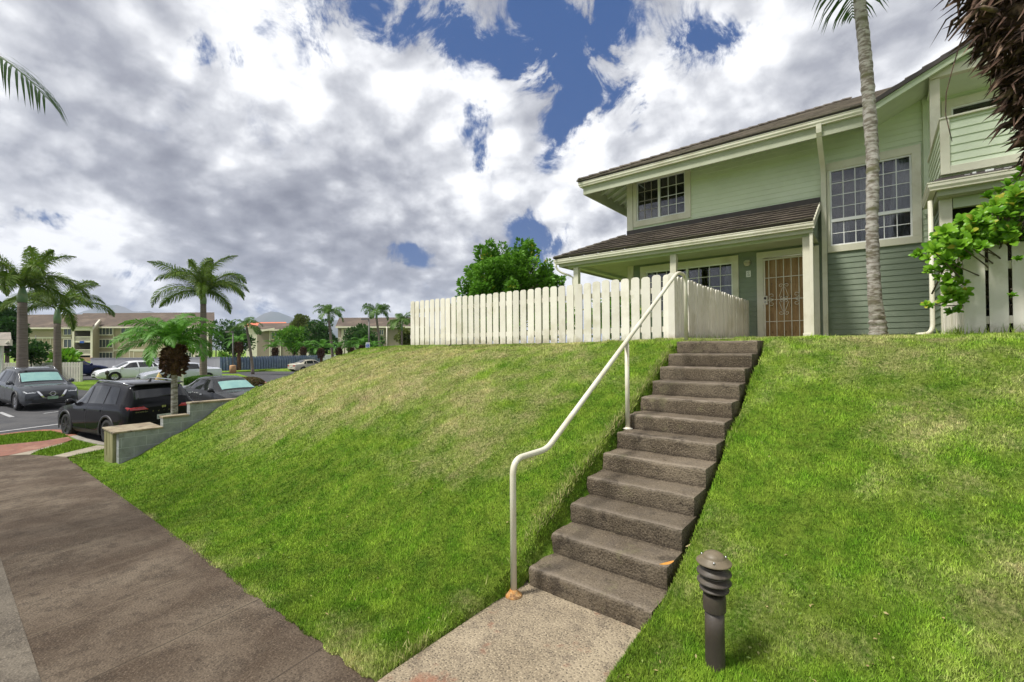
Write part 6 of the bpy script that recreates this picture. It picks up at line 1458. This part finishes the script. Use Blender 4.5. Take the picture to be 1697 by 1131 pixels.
def make_car(name, label, paint, st, wheels, wr, loc, rz, rimm='rim', glass='glass_dark', shade=False, front=None, rear=None, rails=False, suv=False, plate='plate', side_win=None, ws=None, rw=None, clad=False, group='parked cars', grille='plastic_black', z=None, tx=0):
    S = CarShape(st); t = thing(name, label, 'car', (loc[0], loc[1], z if z is not None else float(lot_z(loc[0], loc[1]))+.004), rz, group=group)
    xs_ = []
    kn = S.st[:, 0]
    for a, b_ in zip(kn[:-1], kn[1:]):
        k = max(2, int((b_-a)/.09)); xs_ += list(np.linspace(a, b_, k, endpoint=False))
    xs_.append(kn[-1]); vs = [0,.5,1,1.5,2,2.5,3,3.5,4,4.25,4.5,4.75,5,5.33,5.66,6,6.5,7,7.5,8]
    b = MB(); rows = []
    for x in xs_:
        L_ = [S.surf(x, v, 1) for v in vs]; R2 = [S.surf(x, v, -1) for v in reversed(vs[:-1])]; rows.append([tuple(p) for p in L_+R2])
    # open the wheel wells by lifting the sill points over each wheel
    for r_, x in zip(rows, xs_):
        for wx in wheels:
            d = abs(x-wx); ar = wr+.055
            if d < ar:
                zl = wr+math.sqrt(max(0, ar*ar-d*d))
                for q_ in range(len(r_)):
                    if r_[q_][2] < zl: r_[q_] = (r_[q_][0], r_[q_][1], zl)
    b.grid(rows); b.poly(list(reversed(rows[0]))); b.poly(rows[-1])
    body = b.build('body', paint, t, world=False, autosmooth=True)
    MB().box(S.x0+.25, S.x1-.25, -S.st[:,3].max()+.14, S.st[:,3].max()-.14, .20, .62).build('underbody', 'plastic_black', t, world=False)
    def patch(nm, x0, x1, v0, v1, m, sides=(1, -1), nx=10, nv=5, off=.006, parent=t, x0t=None, x1t=None, lbl=None):
        """a piece lying on the shell; x0t/x1t let its upper corners lean"""
        out = []
        for sd_ in sides:
            b = MB(); rows = []
            for j in range(nv+1):
                f_ = j/nv; v = v0+(v1-v0)*f_; a = x0+((x0t if x0t is not None else x0)-x0)*f_; c = x1+((x1t if x1t is not None else x1)-x1)*f_
                rows.append([tuple(S.surf(a+(c-a)*i/nx, v, sd_, off)) for i in range(nx+1)])
            b.grid(rows); out.append(b.build(nm, m, parent, world=False, smooth=True, label=lbl))
        return out
    def band(nm, x0, x1, v0, m, off=.006, nx=8, lbl=None, ins=0):
        """windscreen type piece across the car from side to side"""
        b = MB(); rows = []
        for i in range(nx+1):
            x = x0+(x1-x0)*i/nx; L_ = [S.surf(x, v, 1, off) for v in np.linspace(v0, 8, 7)]; R2 = [S.surf(x, v, -1, off) for v in np.linspace(8, v0, 7)[1:]]; rows.append([tuple(p) for p in L_+R2])
        b.grid(rows); return b.build(nm, m, t, world=False, smooth=True, label=lbl)
    for (x0, x1, x0t, x1t) in side_win: patch('side_window', x0, x1, 4.10, 4.90, glass, x0t=x0t, x1t=x1t, nv=5)
    sill0 = min(w_[0] for w_ in side_win)-.1; sill1 = max(w_[1] for w_ in side_win)+.1
    band('windshield', ws[0], ws[1], 5.35, 'glass_dark'); band('rear_window', rw[0], rw[1], 5.35, glass)
    if shade: band('sunshade', ws[0]+(ws[1]-ws[0])*.08, ws[0]+(ws[1]-ws[0])*.80, 5.75, 'sunshade', off=.012, lbl='turquoise reflective sunshade behind the windshield')
    W = S.st[:, 3].max()
    for wx in wheels:
        for sd_ in (1, -1):
            wh = bpy.data.objects.new('wheel', None); COL.objects.link(wh); wh.parent = t; wh.location = (wx, sd_*(W-.125), wr); wh.rotation_euler = (-sd_*math.pi/2, 0, 0)
            MB().lathe((0,0,0), [(wr*.62,-.10),(wr*.93,-.11),(wr,-.07),(wr,.07),(wr*.93,.11),(wr*.64,.10),(wr*.60,.06)], 28).build('tyre', 'tyre', wh, world=False, smooth=True)
            rb = MB().lathe((0,0,0), [(wr*.62,.092),(wr*.66,.10),(wr*.60,.06),(wr*.2,.02),(0,.02)], 28)
            for k in range(5):
                for dd in (-.16, .16):
                    a = k*2*math.pi/5+dd; rb.obox((math.cos(a)*wr*.12, math.sin(a)*wr*.12, .085), (math.cos(a)*wr*.62, math.sin(a)*wr*.62, .088), wr*.10, .03)
            rb.lathe((0,0,0), [(wr*.17,.07),(wr*.15,.10),(0,.103)], 14); rb.build('rim', rimm, wh, world=False, autosmooth=True)
    for wx in wheels:
        for sd_ in (1, -1):
            b = MB(); ar = wr+.05; pts = [(wx+ar*math.cos(a), sd_*(W-.24), wr+ar*math.sin(a)) for a in np.linspace(0, math.pi, 15)]
            rows = [[p for p in pts], [(p[0], sd_*(W-.02), p[2]) for p in pts]]; b.grid(rows); b.poly([(wx-ar, sd_*(W-.24), .1)]+list(reversed(pts))+[(wx+ar, sd_*(W-.24), .1)])
            b.build('wheel_well', 'plastic_black', t, world=False)
    if clad:
        b = MB()
        for wx in wheels:
            for sd_ in (1, -1):
                a_ = np.linspace(-.25, math.pi+.25, 20); rows = []
                for rr2, o_ in ((wr+.045, .0), (wr+.05, .018), (wr+.115, .012), (wr+.12, -.01)): rows.append([(wx+rr2*math.cos(a), sd_*(W*.995+o_), wr+rr2*math.sin(a)) for a in a_])
                b.grid(rows)
        b.build('arch_trim', 'plastic_black' if paint != 'paint_grey' else 'plastic_black', t, world=False, smooth=True)
        patch('sill_trim', wheels[1]+wr+.12, wheels[0]-wr-.12, 0.05, 1.35, 'plastic_black', off=.008)
    for x in tx if tx else ():    # door seams
        patch('door_seam', x-.006, x+.006, 1.2, 4.05, 'plastic_black', nx=1, nv=9, off=.003)
    for x0, x1, _, _ in side_win[:2]:
        patch('door_handle', x0+.06, x0+.22, 3.42, 3.58, 'chrome' if not suv else paint, nx=3, nv=1, off=.022)
    mx_ = side_win[0][1]-.10; mb = S.surf(mx_, 4.15, 1)
    for sd_ in (1, -1):
        b = MB().lathe((mx_, sd_*(mb[1]+.11), mb[2]+.01), [(.02,-.02),(.09,.0),(.105,.05),(.10,.10),(.05,.145),(0,.15)], 12).obox((mx_, sd_*(mb[1]-.02), mb[2]+.03), (mx_, sd_*(mb[1]+.08), mb[2]+.04), .05, .04); b.build('mirror', paint if paint != 'paint_grey' else 'paint_grey', t, world=False, smooth=True)
    if rails:
        b = MB()
        for sd_ in (1, -1):
            P = [S.surf(x, 5.75, sd_, .05 if 0 < i < 8 else .005) for i, x in enumerate(np.linspace(ws[1]-.25, rw[1]+.25, 9))]; b.tube([tuple(p) for p in P], .018, 8)
        b.build('roof_rail', 'chrome', t, world=False, smooth=True)
    def endface(nm, end, y0, y1, z0, z1, m, off=.012, rnd=0, sides=(1, -1), y0t=None, y1t=None, lbl=None, bulge=.0, parent=None):
        """piece on the nose (end=1) or tail (end=-1): follows the shell by marching inwards until inside it"""
        out = []
        for sd_ in sides:
            rows = []; n1 = 6; n2 = 10; b = MB()
            for j in range(n1+1):
                f_ = j/n1; z_ = z0+(z1-z0)*f_; a = y0+((y0t if y0t is not None else y0)-y0)*f_; c = y1+((y1t if y1t is not None else y1)-y1)*f_; row = []
                for i in range(n2+1):
                    y = a+(c-a)*i/n2; x = S.x1 if end > 0 else S.x0
                    for _ in range(90):
                        be, to, w, wt, zb = S.par(x); half = np.interp(z_, [zb, zb+.1, zb+.3*(be-zb), be, max(to, be+.01)], [w*.88, w*.97, w, w*.965, wt*.5])
                        if zb <= z_ <= to and abs(y) <= half: break
                        x -= end*.012
                    row.append((x+end*off, sd_*y, z_))
                rows.append(row)
            b.grid(rows); out.append(b.build(nm, m, parent or t, world=False, smooth=True, label=lbl))
        return out
    if front: front(S, t, endface, patch)
    if rear: rear(S, t, endface, patch)
    return t, S
#  x, belt, top, half width, top half width, sill
SUV = [(-2.24,.95,1.00,.74,.60,.52),(-2.22,1.0,1.06,.80,.66,.36),(-2.12,1.05,1.25,.86,.66,.30),(-1.96,1.06,1.50,.90,.63,.26),(-1.86,1.06,1.60,.905,.63,.22),(-1.2,1.045,1.655,.915,.645,.20),(-.4,1.02,1.675,.92,.65,.20),(.15,1.0,1.645,.92,.64,.20),(.42,.99,1.56,.92,.63,.20),(1.12,.965,1.02,.915,.70,.20),(1.6,.90,.97,.905,.68,.20),(2.0,.80,.90,.87,.62,.22),(2.2,.68,.78,.80,.56,.24),(2.29,.55,.60,.66,.44,.32)]
SEDAN = [(-2.38,.84,.90,.62,.50,.40),(-2.34,.90,.97,.74,.60,.30),(-2.2,.94,1.02,.83,.64,.22),(-1.75,.95,1.06,.88,.66,.20),(-1.62,.95,1.10,.89,.64,.20),(-.95,.94,1.385,.905,.56,.18),(-.55,.935,1.435,.91,.57,.18),(0.0,.92,1.45,.91,.575,.18),(.35,.91,1.415,.91,.57,.18),(.55,.905,1.35,.91,.565,.18),(1.28,.885,.95,.905,.68,.18),(1.75,.80,.88,.89,.66,.18),(2.12,.70,.80,.85,.60,.20),(2.32,.60,.70,.74,.52,.24),(2.40,.48,.55,.60,.42,.30)]
def front_crossover(S, t, ef, patch):
    ef('headlight', 1, .50, .84, .70, .80, 'lamp_clear', .015, y0t=.44, y1t=.82)
    g_ = ef('grille', 1, 0, .40, .50, .76, 'plastic_black', .02)
    ef('grille_trim', 1, .22, .30, .48, .78, 'chrome', .032, y0t=.40, y1t=.47, lbl='bright V shaped bar framing the grille'); ef('grille_trim', 1, 0, .24, .47, .50, 'chrome', .034)
    ef('bumper_opening', 1, 0, .62, .32, .44, 'plastic_black', .018); ef('bumper_trim', 1, 0, .70, .275, .30, 'chrome', .022); ef('fog_lamp_housing', 1, .56, .80, .40, .50, 'plastic_black', .016)
    MB().tube([(2.335+.0*math.cos(a), .085*math.cos(a), .655+.085*math.sin(a)) for a in np.linspace(0, 2*math.pi, 17)], .010, 6).box(2.325,2.345,-.13,.13,.638,.672).build('emblem', 'chrome', t, world=False, smooth=False)
    MB().box(2.325,2.34,-.16,.16,.43,.545).build('licence_plate', 'plate_green', t, world=False)
    M_ = Matrix.Rotation(R_(90), 4, 'Z') @ Matrix.Rotation(R_(90), 4, 'X')
    text_mesh('lettering', 'NISSAN', .05, 'ink', t, Matrix.Translation((2.348, 0, .655)) @ M_, world=False)
def rear_suv(S, t, ef, patch):
    ef('taillight', -1, .36, .86, .96, 1.06, 'tail_red', .018, y0t=.48, y1t=.82); ef('bumper_reflector', -1, .44, .78, .50, .56, 'tail_red', .014)
    ef('bumper', -1, 0, .80, .34, .49, 'plastic_black', .012); ef('tailgate_seam', -1, 0, .66, .60, .612, 'plastic_black', .01)
    MB().box(-2.30,-2.27,-.17,.17,.665,.79).build('licence_plate', 'plate', t, world=False)
    M_ = Matrix.Rotation(R_(-90), 4, 'Z') @ Matrix.Rotation(R_(90), 4, 'X')
    text_mesh('lettering', 'UPK', .10, 'ink', t, Matrix.Translation((-2.302, .06, .725)) @ M_, world=False)
    for i, ch in enumerate('BUICK'): text_mesh('lettering', ch, .055, 'chrome', t, Matrix.Translation((-2.268, .26-.13*i, .90)) @ M_, world=False)
    text_mesh('lettering', 'ENCORE GX', .05, 'chrome', t, Matrix.Translation((-2.262, .52, .90)) @ M_, world=False)
    b = MB()
    for k in (-1, 0, 1): b.prism([(-2.262,k*.035-.014,1.03),(-2.262,k*.035+.014,1.03),(-2.262,k*.035+.012,.985),(-2.262,k*.035,.97),(-2.262,k*.035-.012,.985)], (.01,0,0))
    b.build('emblem', 'chrome', t, world=False)
    MB().prism([(-2.05,-.60,1.645),(-2.05,.60,1.645),(-1.80,.62,1.665),(-1.80,-.62,1.665)], (0,0,-.035)).build('spoiler', 'plastic_black', t, world=False, bevel=.01)
    MB().prism([(-1.55,-.012,1.66),(-1.40,-.012,1.66),(-1.57,-.004,1.77)], (0,.02,0)).build('antenna', 'plastic_black', t, world=False)
    MB().obox((-2.13,-.30,1.30),(-2.10,.16,1.27), .02, .02).build('wiper', 'plastic_black', t, world=False)
def front_sedan(S, t, ef, patch):
    ef('headlight', 1, .42, .78, .60, .72, 'lamp_clear', .014, y0t=.46, y1t=.76); ef('grille', 1, 0, .34, .44, .64, 'plastic_black', .014); ef('bumper_opening', 1, 0, .50, .26, .36, 'plastic_black', .012)
    MB().box(2.415,2.43,-.16,.16,.37,.48).build('licence_plate', 'plate', t, world=False)
def rear_sedan(S, t, ef, patch):
    ef('taillight', -1, .40, .78, .72, .86, 'tail_red', .014); MB().box(-2.41,-2.39,-.16,.16,.60,.72).build('licence_plate', 'plate', t, world=False)
WIN_SUV = [(.02,.98,.08,.46),(-.95,-.06,-.90,-.02),(-1.65,-1.03,-1.45,-.98)]
WIN_SED = [(.04,1.12,.08,.50),(-.88,-.05,-.84,-.01),(-1.28,-.96,-1.05,-.92)]
def both(a, b_): return a, b_
make_car('parked_car', 'glossy black compact SUV parked tail towards the stepped wall', 'paint_black', SUV, (1.34,-1.26), .345, (-17.77,3.38), R_(191), 'rim_black', suv=True, rear=rear_suv, front=front_sedan, rails=True, side_win=WIN_SUV, ws=(1.06,.44), rw=(-2.12,-1.88), clad=True, tx=(1.02,-.02,-.98))
CROSS = [(a, b_+.03, c+.03, d, e, f_) for a, b_, c, d, e, f_ in SUV]
make_car('parked_car', 'dark grey crossover facing the lot with a turquoise windshield sunshade', 'paint_grey', CROSS, (1.36,-1.30), .35, (-29.15,2.47), R_(8), 'rim', suv=True, front=front_crossover, rear=rear_sedan, rails=True, side_win=WIN_SUV, ws=(1.06,.44), rw=(-2.10,-1.88), clad=True, shade=True, tx=(1.02,-.02,-.98))
p = at(371, 565, 18.6); make_car('parked_car', 'black sedan with a pale green sunshade, half hidden by the bank', 'paint_dark', SEDAN, (1.42,-1.38), .32, (p.x,p.y), R_(6), front=front_sedan, rear=rear_sedan, side_win=WIN_SED, ws=(1.24,.56), rw=(-1.58,-.97), shade=True, tx=(1.1,-.01,-.92))
p = at(224, 565, 35.0); make_car('parked_car', 'white sedan in profile in front of the grey panel fence', 'paint_white', SEDAN, (1.42,-1.38), .325, (p.x,p.y), R_(-86), front=front_sedan, rear=rear_sedan, side_win=WIN_SED, ws=(1.24,.56), rw=(-1.58,-.97), tx=(1.1,-.01,-.92))
p = at(300, 565, 32.2); make_car('parked_car', 'silver sedan overlapping the tail of the white one, behind the shaggy palm', 'paint_silver', SEDAN, (1.42,-1.38), .325, (p.x,p.y), R_(-87), front=front_sedan, rear=rear_sedan, side_win=WIN_SED, ws=(1.24,.56), rw=(-1.58,-.97), tx=(1.1,-.01,-.92))
p = at(118, 565, 38.5); make_car('parked_car', 'dark navy sedan behind the end of the white picket fence', 'paint_navy', SEDAN, (1.42,-1.38), .325, (p.x,p.y), R_(100), front=front_sedan, rear=rear_sedan, side_win=WIN_SED, ws=(1.24,.56), rw=(-1.58,-.97), tx=(1.1,-.01,-.92))
p = at(513, 565, 55); make_car('parked_car', 'beige sedan seen from behind at the far edge of the lot', 'paint_beige', SEDAN, (1.42,-1.38), .325, (p.x,p.y), R_(97), front=front_sedan, rear=rear_sedan, side_win=WIN_SED, ws=(1.24,.56), rw=(-1.58,-.97), tx=(1.1,-.01,-.92))

SC.render.engine = 'CYCLES'

# longer dry tufts and small weeds where the mower does not reach
def edge_tufts():
    global RNG; RNG = np.random.default_rng(404)
    n = 9000; u = RNG.uniform(0, 1, n); side = RNG.uniform(0, 1, n) < .6
    Y = np.where(side, 1.5+4.6*u, 2.7+3.4*u); X = np.where(side, -2.075-np.abs(RNG.normal(0, .035, n)), -1.065+np.abs(RNG.normal(0, .03, n)))
    k = fbm(X*3, Y, 2.2, 3, 8) > .44; X, Y, side = X[k], Y[k], side[k]; m_ = len(X)
    o = blades('edge_grass', X, Y, lawn_z(X, Y)-.004, RNG.uniform(.03, .075, m_), RNG.uniform(.004, .009, m_), 'blade', {'dry': np.clip(np.where(side, .55, .1)+RNG.normal(0, .25, m_), 0, 1), 'brown': np.where(side, .25, 0)*RNG.uniform(0, 1.5, m_), 'jit': RNG.uniform(.1, .8, m_)}, .8)
    tag(o, 'longer dry tufts of grass against the sides of the steps', 'grass', kind='stuff')
    # leaf litter and clover clumps on the bank
    n = 2600; r = np.exp(RNG.uniform(np.log(1.9), np.log(9), n)); th = RNG.uniform(-R_(10), R_(95), n); X = -r*np.sin(th); Y = r*np.cos(th)
    ok = (Y > sw_edge(X)+.1) & (Y < 7) & ~((X > -2.1) & (X < -1.05)) & (fbm(X, Y, 1.6, 3, 17) > .53); X, Y, r = X[ok], Y[ok], r[ok]; m_ = len(X)
    AX = rand_dirs(m_, 0); AX[:, 2] = np.abs(AX[:, 2])*.35; AX /= np.linalg.norm(AX, axis=1)[:, None]
    o = leaf_soup('leaf_litter', np.stack([X, Y, lawn_z(X, Y)+.012], 1), AX, RNG.uniform(.012, .03, m_), RNG.uniform(.006, .014, m_), 'litter'); tag(o, 'scattered clippings, clover and dead bits in the turf', 'litter', kind='stuff')
leaf_mat('litter', (.12,.24,.03), (.30,.38,.10), (.50,.36,.18), amt=.45)
edge_tufts()

# ------------------------------------------------------------------ air
def haze():
    mt = bpy.data.materials.new('haze'); mt.use_nodes = True; mt.node_tree.nodes.clear(); t = NT(mt.node_tree)
    out = t.node('ShaderNodeOutputMaterial'); v = t.node('ShaderNodeVolumePrincipled'); v.inputs['Color'].default_value = (.70, .80, 1.0, 1); v.inputs['Density'].default_value = .00012; v.inputs['Anisotropy'].default_value = .2
    t.link(v.outputs[0], out.inputs['Volume']); MATS['haze'] = mt
    o = MB().box(-9000, 9000, -9000, 9000, -4, 470).build('haze', 'haze'); tag(o, 'thin pale blue air that veils the distant mountains', 'haze', kind='stuff')
haze()
